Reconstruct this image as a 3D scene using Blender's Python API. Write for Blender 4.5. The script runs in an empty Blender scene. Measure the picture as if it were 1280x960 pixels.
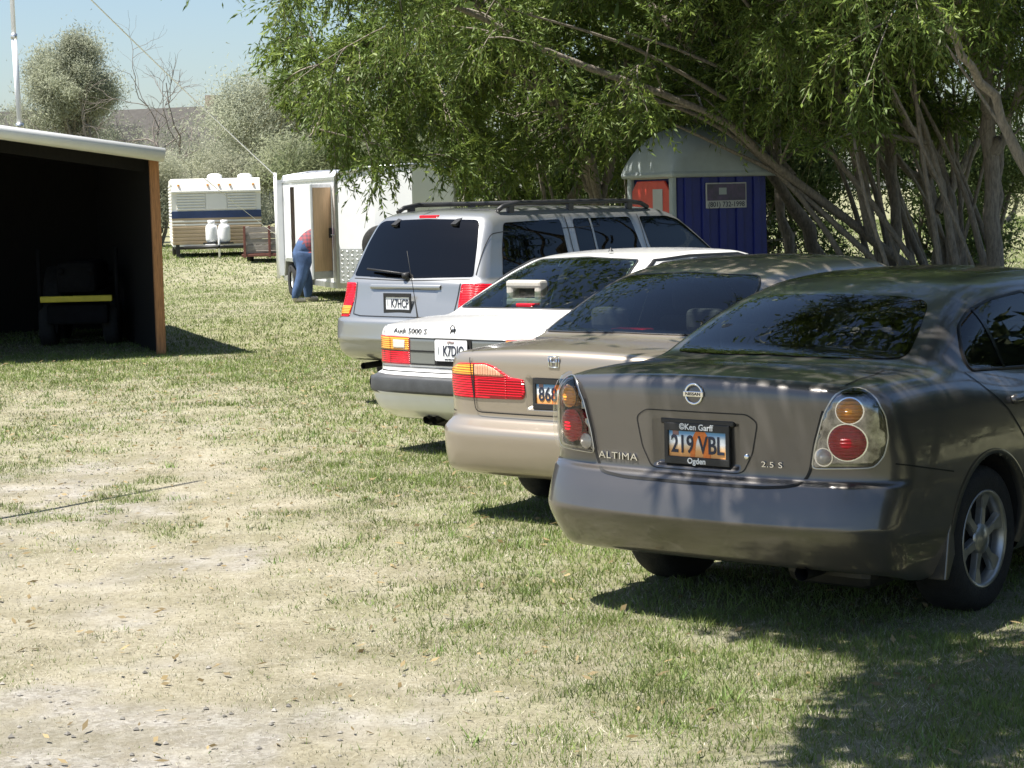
import bpy, bmesh, math, random
import numpy as np
from mathutils import Vector, Matrix
from mathutils.geometry import delaunay_2d_cdt
random.seed(7); RNG = np.random.default_rng(7)
SC = bpy.context.scene
COL = SC.collection
R = math.radians

# ------------------------------------------------------------------ camera, sky, sun, exposure
cam_d = bpy.data.cameras.new('camera')
cam_d.sensor_width = 36.0; cam_d.lens = 36.0*2585/1280
cam_d.clip_start = 0.1; cam_d.clip_end = 6000
cam = bpy.data.objects.new('camera', cam_d); COL.objects.link(cam)
cam.location = (0, 0, 1.84); cam.rotation_euler = (Matrix.Rotation(R(90)-math.atan(233/2585), 3, 'X') @ Matrix.Rotation(R(-1.3), 3, 'Z')).to_euler()
SC.camera = cam

SUN = Vector((-0.37, -0.10, 0.924)).normalized()
world = bpy.data.worlds.new('World'); SC.world = world; world.use_nodes = True
wn = world.node_tree.nodes; wl = world.node_tree.links
for n in list(wn): wn.remove(n)
w_out = wn.new('ShaderNodeOutputWorld'); w_bg = wn.new('ShaderNodeBackground')
w_sky = wn.new('ShaderNodeTexSky'); w_sky.sky_type = 'NISHITA'; w_sky.sun_disc = False
w_sky.sun_elevation = math.asin(SUN.z); w_sky.sun_rotation = math.atan2(SUN.x, SUN.y)
w_sky.air_density = 1.0; w_sky.dust_density = 1.0; w_sky.ozone_density = 3.0
w_bg.inputs['Strength'].default_value = 0.066
wl.new(w_sky.outputs[0], w_bg.inputs[0]); wl.new(w_bg.outputs[0], w_out.inputs[0])
sun_d = bpy.data.lights.new('sun', 'SUN'); sun_d.energy = 4.8; sun_d.angle = R(0.53); sun_d.color = (1.0, 0.95, 0.87)
sun = bpy.data.objects.new('sun', sun_d); COL.objects.link(sun)
sun.rotation_euler = SUN.to_track_quat('Z', 'Y').to_euler(); sun.location = (0, 0, 30)
vs = SC.view_settings
vs.view_transform = 'Standard'; vs.look = 'None'; vs.exposure = 1.2; vs.gamma = 1.0; vs.use_curve_mapping = False
SC.render.engine = 'CYCLES'
SC.cycles.max_bounces = 8; SC.cycles.transparent_max_bounces = 12

# ------------------------------------------------------------------ helpers
def tag(o, label=None, cat=None, group=None, kind=None):
    if label: o['label'] = label
    if cat: o['category'] = cat
    if group: o['group'] = group
    if kind: o['kind'] = kind
    return o
def empty(name, loc=(0, 0, 0), rz=0.0, label=None, cat=None, group=None):
    o = bpy.data.objects.new(name, None); COL.objects.link(o)
    o.location = loc; o.rotation_euler = (0, 0, rz); o.empty_display_size = 0.1
    return tag(o, label, cat, group)
def link(name, me, mats, parent=None):
    o = bpy.data.objects.new(name, me); COL.objects.link(o)
    for m in (mats if isinstance(mats, (list, tuple)) else [mats]):
        if m is not None: me.materials.append(m)
    if parent is not None: o.parent = parent
    return o
def mesh_np(name, co, faces, mats, parent=None, smooth=False, normals=None, col=None, mi=None):
    co = np.ascontiguousarray(co, dtype=np.float32); faces = np.ascontiguousarray(faces, dtype=np.int32)
    me = bpy.data.meshes.new(name); n, k = faces.shape
    me.vertices.add(len(co)); me.vertices.foreach_set('co', co.ravel())
    me.loops.add(n*k); me.loops.foreach_set('vertex_index', faces.ravel())
    me.polygons.add(n); me.polygons.foreach_set('loop_start', np.arange(0, n*k, k, dtype=np.int32))
    me.polygons.foreach_set('loop_total', np.full(n, k, dtype=np.int32))
    me.polygons.foreach_set('use_smooth', np.full(n, bool(smooth)))
    if mi is not None: me.polygons.foreach_set('material_index', np.ascontiguousarray(mi, dtype=np.int32))
    me.update(calc_edges=True)
    if col is not None:
        a = me.color_attributes.new('tint', 'FLOAT_COLOR', 'POINT')
        c = np.ones((len(co), 4), dtype=np.float32); c[:, :col.shape[1]] = col
        a.data.foreach_set('color', c.ravel())
    if normals is not None:
        me.normals_split_custom_set_from_vertices([tuple(v) for v in np.asarray(normals, dtype=float)])
    return link(name, me, mats, parent)

class MB:
    "collects simple shapes in one bmesh and links them as ONE mesh object"
    def __init__(s): s.bm = bmesh.new()
    def _add(s, bm2, M=None, mi=0):
        me = bpy.data.meshes.new('t'); 
        if M is not None: bmesh.ops.transform(bm2, matrix=M, verts=bm2.verts)
        for f in bm2.faces: f.material_index = mi
        bm2.to_mesh(me); bm2.free(); s.bm.from_mesh(me); bpy.data.meshes.remove(me)
    def box(s, x0, x1, y0, y1, z0, z1, bev=0.0, seg=2, M=None, mi=0):
        b = bmesh.new(); bmesh.ops.create_cube(b, size=1)
        for v in b.verts:
            v.co = ((x0+x1)/2+v.co.x*(x1-x0), (y0+y1)/2+v.co.y*(y1-y0), (z0+z1)/2+v.co.z*(z1-z0))
        if bev > 0: bmesh.ops.bevel(b, geom=list(b.edges), offset=bev, segments=seg, profile=.5, affect='EDGES')
        s._add(b, M, mi); return s
    def prism(s, pts, d0, d1, axis='y', bev=0.0, M=None, mi=0):
        b = bmesh.new()
        def P(a, c, d): return {'y': (a, d, c), 'x': (d, a, c), 'z': (a, c, d)}[axis]
        v0 = [b.verts.new(P(a, c, d0)) for a, c in pts]; v1 = [b.verts.new(P(a, c, d1)) for a, c in pts]
        n = len(pts); b.faces.new(v0); b.faces.new(v1[::-1])
        for i in range(n): b.faces.new((v0[i], v1[i], v1[(i+1) % n], v0[(i+1) % n]))
        bmesh.ops.recalc_face_normals(b, faces=b.faces)
        if bev > 0: bmesh.ops.bevel(b, geom=list(b.edges), offset=bev, segments=2, profile=.5, affect='EDGES')
        s._add(b, M, mi); return s
    def tube(s, pts, r, n=8, caps=True, M=None, mi=0):
        pts = [Vector(p) for p in pts]; rs = r if isinstance(r, (list, tuple)) else [r]*len(pts)
        b = bmesh.new(); rings = []; prev = None
        for i, p in enumerate(pts):
            t = (pts[min(i+1, len(pts)-1)]-pts[max(i-1, 0)]).normalized()
            a = prev if prev is not None else (Vector((0, 0, 1)) if abs(t.z) < .9 else Vector((1, 0, 0)))
            u = (a-t*a.dot(t)).normalized(); w = t.cross(u); prev = u
            rings.append([b.verts.new(p+rs[i]*(math.cos(2*math.pi*k/n)*u+math.sin(2*math.pi*k/n)*w)) for k in range(n)])
        for a, c in zip(rings, rings[1:]):
            for k in range(n): b.faces.new((a[k], a[(k+1) % n], c[(k+1) % n], c[k]))
        if caps: b.faces.new(rings[0][::-1]); b.faces.new(rings[-1])
        for f in b.faces: f.smooth = len(f.verts) == 4
        s._add(b, M, mi); return s
    def lathe(s, prof, n=24, axis='z', at=(0, 0, 0), M=None, mi=0, closed=False):
        b = bmesh.new(); rings = []
        for r, h in prof:
            ring = []
            for k in range(n):
                c, q = math.cos(2*math.pi*k/n)*max(r, 1e-4), math.sin(2*math.pi*k/n)*max(r, 1e-4)
                v = {'z': (c, q, h), 'y': (c, h, q), 'x': (h, c, q)}[axis]
                ring.append(b.verts.new((v[0]+at[0], v[1]+at[1], v[2]+at[2])))
            rings.append(ring)
        if closed: rings.append(rings[0])
        for a, c in zip(rings, rings[1:]):
            for k in range(n): b.faces.new((a[k], a[(k+1) % n], c[(k+1) % n], c[k]))
        bmesh.ops.recalc_face_normals(b, faces=b.faces)
        for f in b.faces: f.smooth = True
        s._add(b, M, mi); return s
    def build(s, name, mats, parent=None, smooth=None):
        me = bpy.data.meshes.new(name)
        if smooth is not None:
            for f in s.bm.faces: f.smooth = smooth
        s.bm.to_mesh(me); s.bm.free()
        return link(name, me, mats, parent)
def text_mesh(txt, size, extrude=0.002, bold=0.0, align='CENTER', spacing=1.0):
    cu = bpy.data.curves.new('txt', 'FONT'); cu.body = txt; cu.size = size; cu.extrude = extrude
    cu.offset = bold; cu.align_x = align; cu.align_y = 'CENTER'; cu.space_character = spacing; cu.resolution_u = 3
    o = bpy.data.objects.new('txt', cu); COL.objects.link(o)
    me = bpy.data.meshes.new_from_object(o.evaluated_get(bpy.context.evaluated_depsgraph_get()))
    bpy.data.objects.remove(o); bpy.data.curves.remove(cu)
    return me
def copy_tree(o, parent=None):
    c = o.copy(); COL.objects.link(c); c.parent = parent
    for ch in list(o.children): copy_tree(ch, c)
    return c

# ------------------------------------------------------------------ materials
MATS = {}
def mat(name, base, rough=.6, metal=0.0, coat=0.0, var=0.0, vscale=6.0, bump=0.0, bscale=40.0, spec=.5, stretch=None, base2=None, coat_rough=.04, alpha=None):
    m = bpy.data.materials.new(name); m.use_nodes = True; nt = m.node_tree; N = nt.nodes; L = nt.links
    b = N['Principled BSDF']; b.inputs['Base Color'].default_value = (*base, 1); b.inputs['Roughness'].default_value = rough
    b.inputs['Metallic'].default_value = metal; b.inputs['Coat Weight'].default_value = coat; b.inputs['Coat Roughness'].default_value = coat_rough
    b.inputs['Specular IOR Level'].default_value = spec
    if var > 0 or bump > 0 or base2 is not None:
        tc = N.new('ShaderNodeTexCoord'); src = tc.outputs['Object']
        if stretch:
            mp = N.new('ShaderNodeMapping'); mp.inputs['Scale'].default_value = stretch; L.new(src, mp.inputs[0]); src = mp.outputs[0]
    if var > 0 or base2 is not None:
        n = N.new('ShaderNodeTexNoise'); n.inputs['Scale'].default_value = vscale; n.inputs['Detail'].default_value = 6; n.inputs['Roughness'].default_value = .65
        L.new(src, n.inputs['Vector'])
        cr = N.new('ShaderNodeValToRGB'); cr.color_ramp.elements[0].position = .3; cr.color_ramp.elements[1].position = .7
        b2 = base2 if base2 is not None else tuple(min(1, c*(1+var)) for c in base)
        b1 = base if base2 is not None else tuple(c*(1-var) for c in base)
        cr.color_ramp.elements[0].color = (*b1, 1); cr.color_ramp.elements[1].color = (*b2, 1)
        L.new(n.outputs['Fac'], cr.inputs[0]); L.new(cr.outputs[0], b.inputs['Base Color'])
    if bump > 0:
        n2 = N.new('ShaderNodeTexNoise'); n2.inputs['Scale'].default_value = bscale; n2.inputs['Detail'].default_value = 5
        L.new(src, n2.inputs['Vector']); bp = N.new('ShaderNodeBump'); bp.inputs['Strength'].default_value = bump; bp.inputs['Distance'].default_value = .02
        L.new(n2.outputs['Fac'], bp.inputs['Height']); L.new(bp.outputs[0], b.inputs['Normal'])
    MATS[name] = m; return m
def paint_mat(name, base, metal, rough, coat=1.0, dirt=(.30, .26, .20), dirt_amt=.25):
    "car paint: flake base under clear coat, with road dust gathered low down"
    m = mat(name, base, rough, metal, coat); nt = m.node_tree; N = nt.nodes; L = nt.links; b = N['Principled BSDF']
    tc = N.new('ShaderNodeTexCoord'); sp = N.new('ShaderNodeSeparateXYZ'); L.new(tc.outputs['Object'], sp.inputs[0])
    n = N.new('ShaderNodeTexNoise'); n.inputs['Scale'].default_value = 5; n.inputs['Detail'].default_value = 8; L.new(tc.outputs['Object'], n.inputs['Vector'])
    mr = N.new('ShaderNodeMapRange'); mr.inputs['From Min'].default_value = .75; mr.inputs['From Max'].default_value = .15
    L.new(sp.outputs['Z'], mr.inputs['Value'])
    mm = N.new('ShaderNodeMath'); mm.operation = 'MULTIPLY_ADD'; mm.inputs[1].default_value = dirt_amt*1.4; mm.inputs[2].default_value = dirt_amt*.25; L.new(mr.outputs[0], mm.inputs[0])
    m2 = N.new('ShaderNodeMath'); m2.operation = 'MULTIPLY'; m2.use_clamp = True; L.new(mm.outputs[0], m2.inputs[0]); L.new(n.outputs['Fac'], m2.inputs[1])
    mx = N.new('ShaderNodeMix'); mx.data_type = 'RGBA'; mx.inputs['A'].default_value = (*base, 1); mx.inputs['B'].default_value = (*dirt, 1)
    L.new(m2.outputs[0], mx.inputs['Factor']); L.new(mx.outputs['Result'], b.inputs['Base Color'])
    n3 = N.new('ShaderNodeTexNoise'); n3.inputs['Scale'].default_value = 22; n3.inputs['Detail'].default_value = 6; L.new(tc.outputs['Object'], n3.inputs['Vector'])
    cr = N.new('ShaderNodeMapRange'); cr.inputs['From Min'].default_value = .35; cr.inputs['From Max'].default_value = .8
    cr.inputs['To Min'].default_value = .03; cr.inputs['To Max'].default_value = .18; L.new(n3.outputs['Fac'], cr.inputs['Value']); L.new(cr.outputs[0], b.inputs['Coat Roughness'])
    return m
def glass_mat(name, tint, ior=1.5):
    m = bpy.data.materials.new(name); m.use_nodes = True; N = m.node_tree.nodes; L = m.node_tree.links
    for n in list(N): N.remove(n)
    o = N.new('ShaderNodeOutputMaterial'); mx = N.new('ShaderNodeMixShader'); t = N.new('ShaderNodeBsdfTransparent'); g = N.new('ShaderNodeBsdfGlossy')
    t.inputs[0].default_value = (*tint, 1); g.inputs['Roughness'].default_value = .015; g.inputs[0].default_value = (1, 1, 1, 1)
    fr = N.new('ShaderNodeFresnel'); fr.inputs[0].default_value = ior
    L.new(fr.outputs[0], mx.inputs[0]); L.new(t.outputs[0], mx.inputs[1]); L.new(g.outputs[0], mx.inputs[2]); L.new(mx.outputs[0], o.inputs[0])
    MATS[name] = m; return m
# ------------------------------------------------------------------ car shape engine
def pchip(pts):
    xs = np.array([p[0] for p in pts], float); ys = np.array([p[1] for p in pts], float)
    h = np.diff(xs); d = np.diff(ys)/h; m = np.zeros(len(xs)); m[0] = d[0]; m[-1] = d[-1]
    for i in range(1, len(xs)-1):
        if d[i-1]*d[i] > 0:
            w1 = 2*h[i]+h[i-1]; w2 = h[i]+2*h[i-1]; m[i] = (w1+w2)/(w1/d[i-1]+w2/d[i])
    def f(x):
        x = np.clip(np.asarray(x, float), xs[0], xs[-1]); i = np.clip(np.searchsorted(xs, x)-1, 0, len(h)-1)
        t = (x-xs[i])/h[i]; t2 = t*t; t3 = t2*t
        return (2*t3-3*t2+1)*ys[i]+(t3-2*t2+t)*h[i]*m[i]+(-2*t3+3*t2)*ys[i+1]+(t3-t2)*h[i]*m[i+1]
    g = np.linspace(xs[0]-.2, xs[-1]+.2, 1600); gv = f(g)
    return lambda x: np.interp(x, g, gv)
def smax(a, b, k):
    h = np.clip(.5+.5*(a-b)/k, 0, 1); return b+(a-b)*h+k*h*(1-h)
def smin(a, b, k): return -smax(-a, -b, k)
def sstep(a, b, x):
    t = np.clip((x-a)/(b-a), 0, 1); return t*t*(3-2*t)
class Shape:
    def __init__(s, c):
        s.c = c; s.L = c['L']; s.W = c['W']
        s.fz = pchip(c['fz']); s.plan = pchip(c['plan']); s.ztop = pchip(c['ztop']); s.xr = pchip(c['xr']); s.xf = pchip(c['xf'])
        s.zc = pchip(c['zc']); s.wc = pchip(c['wc']); g = np.linspace(-.5, s.L+.5, 1400)
        zz = s.zc(g); s.zcn = lambda x: np.interp(x, g, 1/np.sqrt(1+np.gradient(zz, g)**2))
        s.planc = pchip(c.get('planc', [(0, 1), (s.L, 1)])); s.zb = pchip(c['zb'])
    def bow(s, y, kind='bow'):
        a, b, n = s.c[kind]; q = np.abs(y)/s.W
        v = a*q**2+b*q**n; dv = (2*a*q+n*b*q**(n-1))/s.W
        return v, 1/np.sqrt(1+np.minimum(dv, 6)**2)
    def F(s, x, y, z):
        c = s.c; ay = np.abs(y); k = c.get('k', .05)
        side = ay-s.plan(x)*s.fz(z)
        top = z-(s.ztop(x)-c['crown']*(y/s.W)**2)
        bw, nb = s.bow(y); rear = (s.xr(z)+bw-x)
        for (y0, z0, z1, dep, e) in c.get('recess', []):
            rear = rear+dep*(1-sstep(y0-e, y0, ay))*sstep(z0, z0+e, z)*(1-sstep(z1-e*.6, z1, z))
        rear = rear*nb
        bf, nf = s.bow(y, 'bowf'); front = (x-(s.L-s.xf(z)-bf))*nf
        bot = s.zb(x)-z
        lo = smax(smax(side, top, c.get('kt', k)), smax(rear, front, .01), c.get('kr', k)); lo = smax(lo, bot, .03)
        cs = (ay-s.wc(z)*s.planc(x))*.93
        sh = c['cw']*y*y*(1-2*sstep(c['xm']-.4, c['xm']+.4, x)); xe = x-sh
        cp = (z-(s.zc(xe)-c['ccrown']*y*y))*s.zcn(xe)
        cab = smax(smax(cs, cp, c.get('kc', .1)), .6-z, .02)
        return smin(lo, cab, c.get('ku', .05))
    def N(s, P, e=2.5e-3):
        x, y, z = P[:, 0], P[:, 1], P[:, 2]
        g = np.stack([s.F(x+e, y, z)-s.F(x-e, y, z), s.F(x, y+e, z)-s.F(x, y-e, z), s.F(x, y, z+e)-s.F(x, y, z-e)], 1)
        return g/np.maximum(np.linalg.norm(g, axis=1, keepdims=True), 1e-9)
    def first_hit(s, O, D, t0, t1, n=90):
        ts = np.linspace(t0, t1, n); lo = np.full(len(O), t0); hi = np.full(len(O), t1); done = np.zeros(len(O), bool)
        for a, b in zip(ts, ts[1:]):
            P = O+D*b; ins = (s.F(P[:, 0], P[:, 1], P[:, 2]) < 0) & ~done
            lo[ins] = a; hi[ins] = b; done |= ins
        for _ in range(14):
            m = (lo+hi)/2; P = O+D*m[:, None]; ins = s.F(P[:, 0], P[:, 1], P[:, 2]) < 0
            hi = np.where(ins, m, hi); lo = np.where(ins, lo, m)
        return O+D*hi[:, None], done
    def cast(s, view, q):
        q = np.asarray(q, float).reshape(-1, 2); n = len(q); Z = np.zeros(n)
        if view == 'rear': O = np.stack([Z-.35, q[:, 0], q[:, 1]], 1); D = np.tile([1., 0, 0], (n, 1)); T = 2.4
        elif view == 'front': O = np.stack([Z+s.L+.3, q[:, 0], q[:, 1]], 1); D = np.tile([-1., 0, 0], (n, 1)); T = 2.6
        elif view == 'top': O = np.stack([q[:, 0], q[:, 1], Z+2.2], 1); D = np.tile([0., 0, -1], (n, 1)); T = 2.0
        else:
            sg = 1 if view == 'left' else -1
            O = np.stack([q[:, 0], Z+1.2*sg, q[:, 1]], 1); D = np.tile([0., -sg, 0], (n, 1)); T = 1.19
        return s.first_hit(O, D, 0, T)[0]
    def body(s, xs, ys, zs):
        nx, ny, nz = len(xs), len(ys), len(zs)
        idx = -np.ones((nx, ny, nz), int); I = np.zeros((nx, ny, nz), bool)
        I[[0, -1]] = True; I[:, [0, -1]] = True; I[:, :, [0, -1]] = True
        idx[I] = np.arange(I.sum()); ii = np.argwhere(I)
        B = np.stack([xs[ii[:, 0]], ys[ii[:, 1]], zs[ii[:, 2]]], 1)
        def q(a, flip):
            f = np.stack([a[:-1, :-1], a[1:, :-1], a[1:, 1:], a[:-1, 1:]], -1).reshape(-1, 4)
            return f[:, ::-1] if flip else f
        Q = np.concatenate([q(idx[0], True), q(idx[-1], False), q(idx[:, 0], False), q(idx[:, -1], True), q(idx[:, :, 0], True), q(idx[:, :, -1], False)])
        S = np.zeros_like(B); S[:, 0] = np.clip(B[:, 0], s.c['sx'][0], s.c['sx'][1]); S[:, 2] = s.c['sz']
        D = B-S; lo = np.zeros(len(B)); hi = np.full(len(B), 1.6)
        for _ in range(26):
            m = (lo+hi)/2; P = S+D*m[:, None]; ins = s.F(P[:, 0], P[:, 1], P[:, 2]) < 0
            lo = np.where(ins, m, lo); hi = np.where(ins, hi, m)
        P = S+D*lo[:, None]
        return P, Q, s.N(P)
CARS = {}
CARS['bronze'] = dict(L=4.86, W=.892, pose=(.713, 8.612, 51.275),
    fz=[(.1, .78), (.2, .82), (.32, .868), (.45, .89), (.6, .892), (.75, .887), (.9, .868), (1.0, .838), (1.08, .795), (1.25, .70)],
    plan=[(0, .985), (.5, .992), (1.1, 1.0), (3.6, 1.0), (4.3, .975), (4.86, .9)],
    ztop=[(0, 1.055), (.13, 1.072), (.35, 1.098), (.62, 1.106), (1.0, 1.07), (1.6, 1.0), (3.0, .985), (3.5, 1.0), (4.0, .93), (4.5, .82), (4.86, .68)],
    xr=[(.1, .30), (.2, .21), (.30, .115), (.38, .05), (.45, .008), (.475, 0.0), (.50, .006), (.56, .024), (.62, .05), (.645, .062), (.66, .088), (.70, .092), (.85, .088), (.97, .086), (1.02, .09), (1.06, .10), (1.2, .17)],
    xf=[(.1, .3), (.3, .05), (.5, 0), (.65, .02), (.75, .08), (.9, .25)],
    zb=[(0, .30), (.25, .27), (.6, .2), (4.2, .2), (4.86, .24)],
    bow=(.07, .15, 9.), bowf=(.12, .3, 6.), crown=.055, cw=.26, ccrown=.10, xm=2.2, k=.05, kt=.10, kr=.05, ku=.07, kc=.10,
    recess=[(.22, .68, .888, .03, .022)],
    zc=[(.1, .3), (.45, .98), (.60, 1.075), (.75, 1.145), (.95, 1.235), (1.15, 1.315), (1.35, 1.378), (1.6, 1.43), (1.95, 1.452), (2.3, 1.455), (2.6, 1.44), (2.85, 1.41), (3.1, 1.29), (3.4, 1.13), (3.6, 1.02), (4.0, .3)],
    wc=[(.7, .83), (.9, .805), (1.0, .78), (1.1, .742), (1.2, .695), (1.3, .64), (1.38, .59), (1.45, .53)],
    sx=(1.0, 3.9), sz=.66, axles=(1.06, 3.86), tyre=(.325, .205), track=.765, arch=.365)
CARS['beige'] = dict(L=4.80, W=.892, pose=(.183, 11.36, 52.4),
    fz=[(.1, .79), (.2, .83), (.32, .872), (.45, .89), (.6, .892), (.72, .888), (.85, .868), (.94, .842), (1.0, .80), (1.2, .70)],
    plan=[(0, .985), (.5, .99), (1.1, 1.0), (3.6, 1.0), (4.3, .975), (4.8, .9)],
    ztop=[(0, .965), (.12, .985), (.35, 1.005), (.70, 1.02), (1.0, .99), (1.6, .95), (3.0, .93), (3.65, .95), (4.05, .88), (4.5, .78), (4.8, .66)],
    xr=[(.1, .28), (.2, .19), (.27, .07), (.30, .035), (.34, .02), (.42, .006), (.50, .0), (.53, .01), (.555, .05), (.575, .085), (.60, .095), (.7, .09), (.82, .085), (.9, .085), (.94, .09), (.98, .10), (1.1, .16)],
    xf=[(.1, .3), (.3, .05), (.5, 0), (.62, .02), (.72, .08), (.9, .25)],
    zb=[(0, .27), (.25, .25), (.6, .2), (4.2, .2), (4.8, .24)],
    bow=(.06, .15, 10.), bowf=(.12, .3, 6.), crown=.05, cw=.24, ccrown=.09, xm=2.25, k=.05, kt=.09, kr=.045, ku=.06, kc=.09,
    recess=[(.20, .655, .845, .03, .02)],
    zc=[(.12, .3), (.5, .91), (.68, .995), (.85, 1.085), (1.05, 1.185), (1.25, 1.275), (1.45, 1.348), (1.65, 1.395), (2.0, 1.435), (2.4, 1.445), (2.85, 1.428), (3.08, 1.38), (3.3, 1.26), (3.55, 1.09), (3.75, .97), (4.1, .3)],
    wc=[(.7, .82), (.85, .805), (.95, .78), (1.05, .74), (1.2, .675), (1.3, .62), (1.38, .57), (1.45, .50)],
    sx=(1.0, 3.85), sz=.62, axles=(1.07, 3.785), tyre=(.315, .2), track=.755, arch=.355)
CARS['white'] = dict(L=4.81, W=.905, pose=(-.474, 14.556, 50.4),
    fz=[(.1, .79), (.2, .83), (.30, .86), (.42, .895), (.5, .905), (.6, .902), (.72, .895), (.85, .872), (.92, .845), (1.0, .79), (1.2, .72)],
    plan=[(0, .96), (.5, .975), (1.2, 1.0), (3.6, 1.0), (4.3, .97), (4.81, .9)],
    ztop=[(0, .915), (.12, .94), (.35, .965), (.75, .99), (1.1, .97), (1.6, .94), (3.0, .92), (3.75, .94), (4.1, .87), (4.5, .78), (4.81, .68)],
    xr=[(.1, .42), (.2, .31), (.27, .18), (.33, .08), (.40, .035), (.445, .02), (.455, 0.0), (.5, -.004), (.555, 0.0), (.572, .03), (.58, .10), (.6, .128), (.72, .13), (.84, .13), (.856, .125), (.9, .135), (.93, .145), (1.1, .2)],
    xf=[(.1, .3), (.3, .05), (.5, 0), (.62, .02), (.72, .06), (.9, .2)],
    zb=[(0, .26), (.3, .24), (.6, .2), (4.2, .2), (4.81, .24)],
    bow=(.05, .17, 9.), bowf=(.10, .3, 6.), crown=.035, cw=.14, ccrown=.07, xm=2.3, k=.04, kt=.06, kr=.035, ku=.04, kc=.07,
    recess=[],
    zc=[(.2, .3), (.6, .88), (.78, .975), (.95, 1.06), (1.15, 1.155), (1.35, 1.245), (1.55, 1.325), (1.72, 1.378), (1.95, 1.405), (2.4, 1.42), (2.9, 1.408), (3.15, 1.365), (3.4, 1.23), (3.7, 1.05), (3.88, .95), (4.25, .3)],
    wc=[(.7, .83), (.85, .815), (.95, .79), (1.05, .755), (1.2, .69), (1.3, .64), (1.37, .60), (1.45, .54)],
    sx=(1.0, 3.85), sz=.6, axles=(1.13, 3.82), tyre=(.315, .195), track=.755, arch=.35)
CARS['silver'] = dict(L=5.0, W=.915, pose=(-1.02, 18.16, 49.8),
    fz=[(.2, .82), (.35, .86), (.5, .9), (.65, .915), (.85, .915), (1.0, .908), (1.1, .892), (1.16, .86), (1.3, .8)],
    plan=[(0, .985), (.5, .995), (1.1, 1.0), (3.6, 1.0), (4.5, .975), (5.0, .9)],
    ztop=[(0, .80), (.10, .82), (.13, 1.12), (.3, 1.15), (3.0, 1.12), (3.95, 1.12), (4.3, 1.08), (4.7, 1.02), (5.0, .9)],
    xr=[(.2, .3), (.4, .16), (.46, .07), (.5, .03), (.6, .005), (.68, 0.0), (.76, .004), (.785, .02), (.80, .07), (.82, .125), (.9, .13), (1.0, .135), (1.12, .15), (1.2, .18), (1.4, .26)],
    xf=[(.2, .3), (.45, .05), (.6, 0), (.8, .02), (.95, .06), (1.1, .2)],
    zb=[(0, .45), (.3, .4), (.6, .32), (4.2, .3), (5.0, .38)],
    bow=(.07, .16, 9.), bowf=(.10, .25, 6.), crown=.03, cw=.10, ccrown=.06, xm=2.0, k=.04, kt=.05, kr=.04, ku=.03, kc=.09,
    recess=[(.40, .85, 1.055, .045, .03)],
    zc=[(-.1, .3), (.10, .95), (.17, 1.13), (.26, 1.32), (.37, 1.53), (.455, 1.655), (.52, 1.705), (.65, 1.738), (1.0, 1.757), (1.6, 1.765), (2.3, 1.757), (3.0, 1.737), (3.3, 1.69), (3.6, 1.53), (3.9, 1.32), (4.13, 1.13), (4.5, .3)],
    wc=[(.9, .85), (1.1, .835), (1.2, .815), (1.4, .755), (1.55, .71), (1.66, .665), (1.76, .60)],
    planc=[(0, .96), (.4, .985), (1.0, 1), (5.0, 1)],
    sx=(.9, 4.1), sz=.8, axles=(1.0, 4.02), tyre=(.37, .24), track=.77, arch=.43)
# ------------------------------------------------------------------ car parts laid on the body surface
def rounded(pts, r=.02, n=4):
    pts = [np.array(p, float) for p in pts]; out = []; m = len(pts)
    for i in range(m):
        p0, p, p1 = pts[i-1], pts[i], pts[(i+1) % m]
        a = p0-p; b = p1-p; la, lb = np.linalg.norm(a), np.linalg.norm(b); q = min(r, la*.45, lb*.45)
        A = p+a/la*q; B = p+b/lb*q
        for t in np.linspace(0, 1, n): out.append((1-t)**2*A+2*t*(1-t)*p+t*t*B)
    return np.array(out)
def dens(poly, step, closed=True):
    out = []; m = len(poly)
    for i in range(m if closed else m-1):
        a, b = poly[i], poly[(i+1) % m]; k = max(1, int(np.ceil(np.linalg.norm(b-a)/step)))
        for t in range(k): out.append(a+(b-a)*t/k)
    if not closed: out.append(poly[-1])
    return np.array(out)
def inside(q, poly):
    x, y = q[:, 0], q[:, 1]; r = np.zeros(len(q), bool); n = len(poly)
    for i in range(n):
        x0, y0 = poly[i]; x1, y1 = poly[(i+1) % n]
        c = ((y0 > y) != (y1 > y)); 
        with np.errstate(divide='ignore', invalid='ignore'): r ^= c & (x < (x1-x0)*(y-y0)/(y1-y0+1e-15)+x0)
    return r
def inset(poly, d):
    a = np.roll(poly, 1, 0); b = np.roll(poly, -1, 0); t = b-a; t /= np.maximum(np.linalg.norm(t, axis=1, keepdims=True), 1e-9)
    n = np.stack([-t[:, 1], t[:, 0]], 1); ar = np.sum(poly[:, 0]*np.roll(poly[:, 1], -1)-np.roll(poly[:, 0], -1)*poly[:, 1])
    return poly+n*d*(1 if ar > 0 else -1)
def circle2(cx, cy, r, n=28, ry=None): return np.array([(cx+r*math.cos(2*math.pi*i/n), cy+(ry or r)*math.sin(2*math.pi*i/n)) for i in range(n)])
def mir(p): q = np.array(p, float).copy(); q[:, 0] *= -1; return q[::-1]
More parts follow.
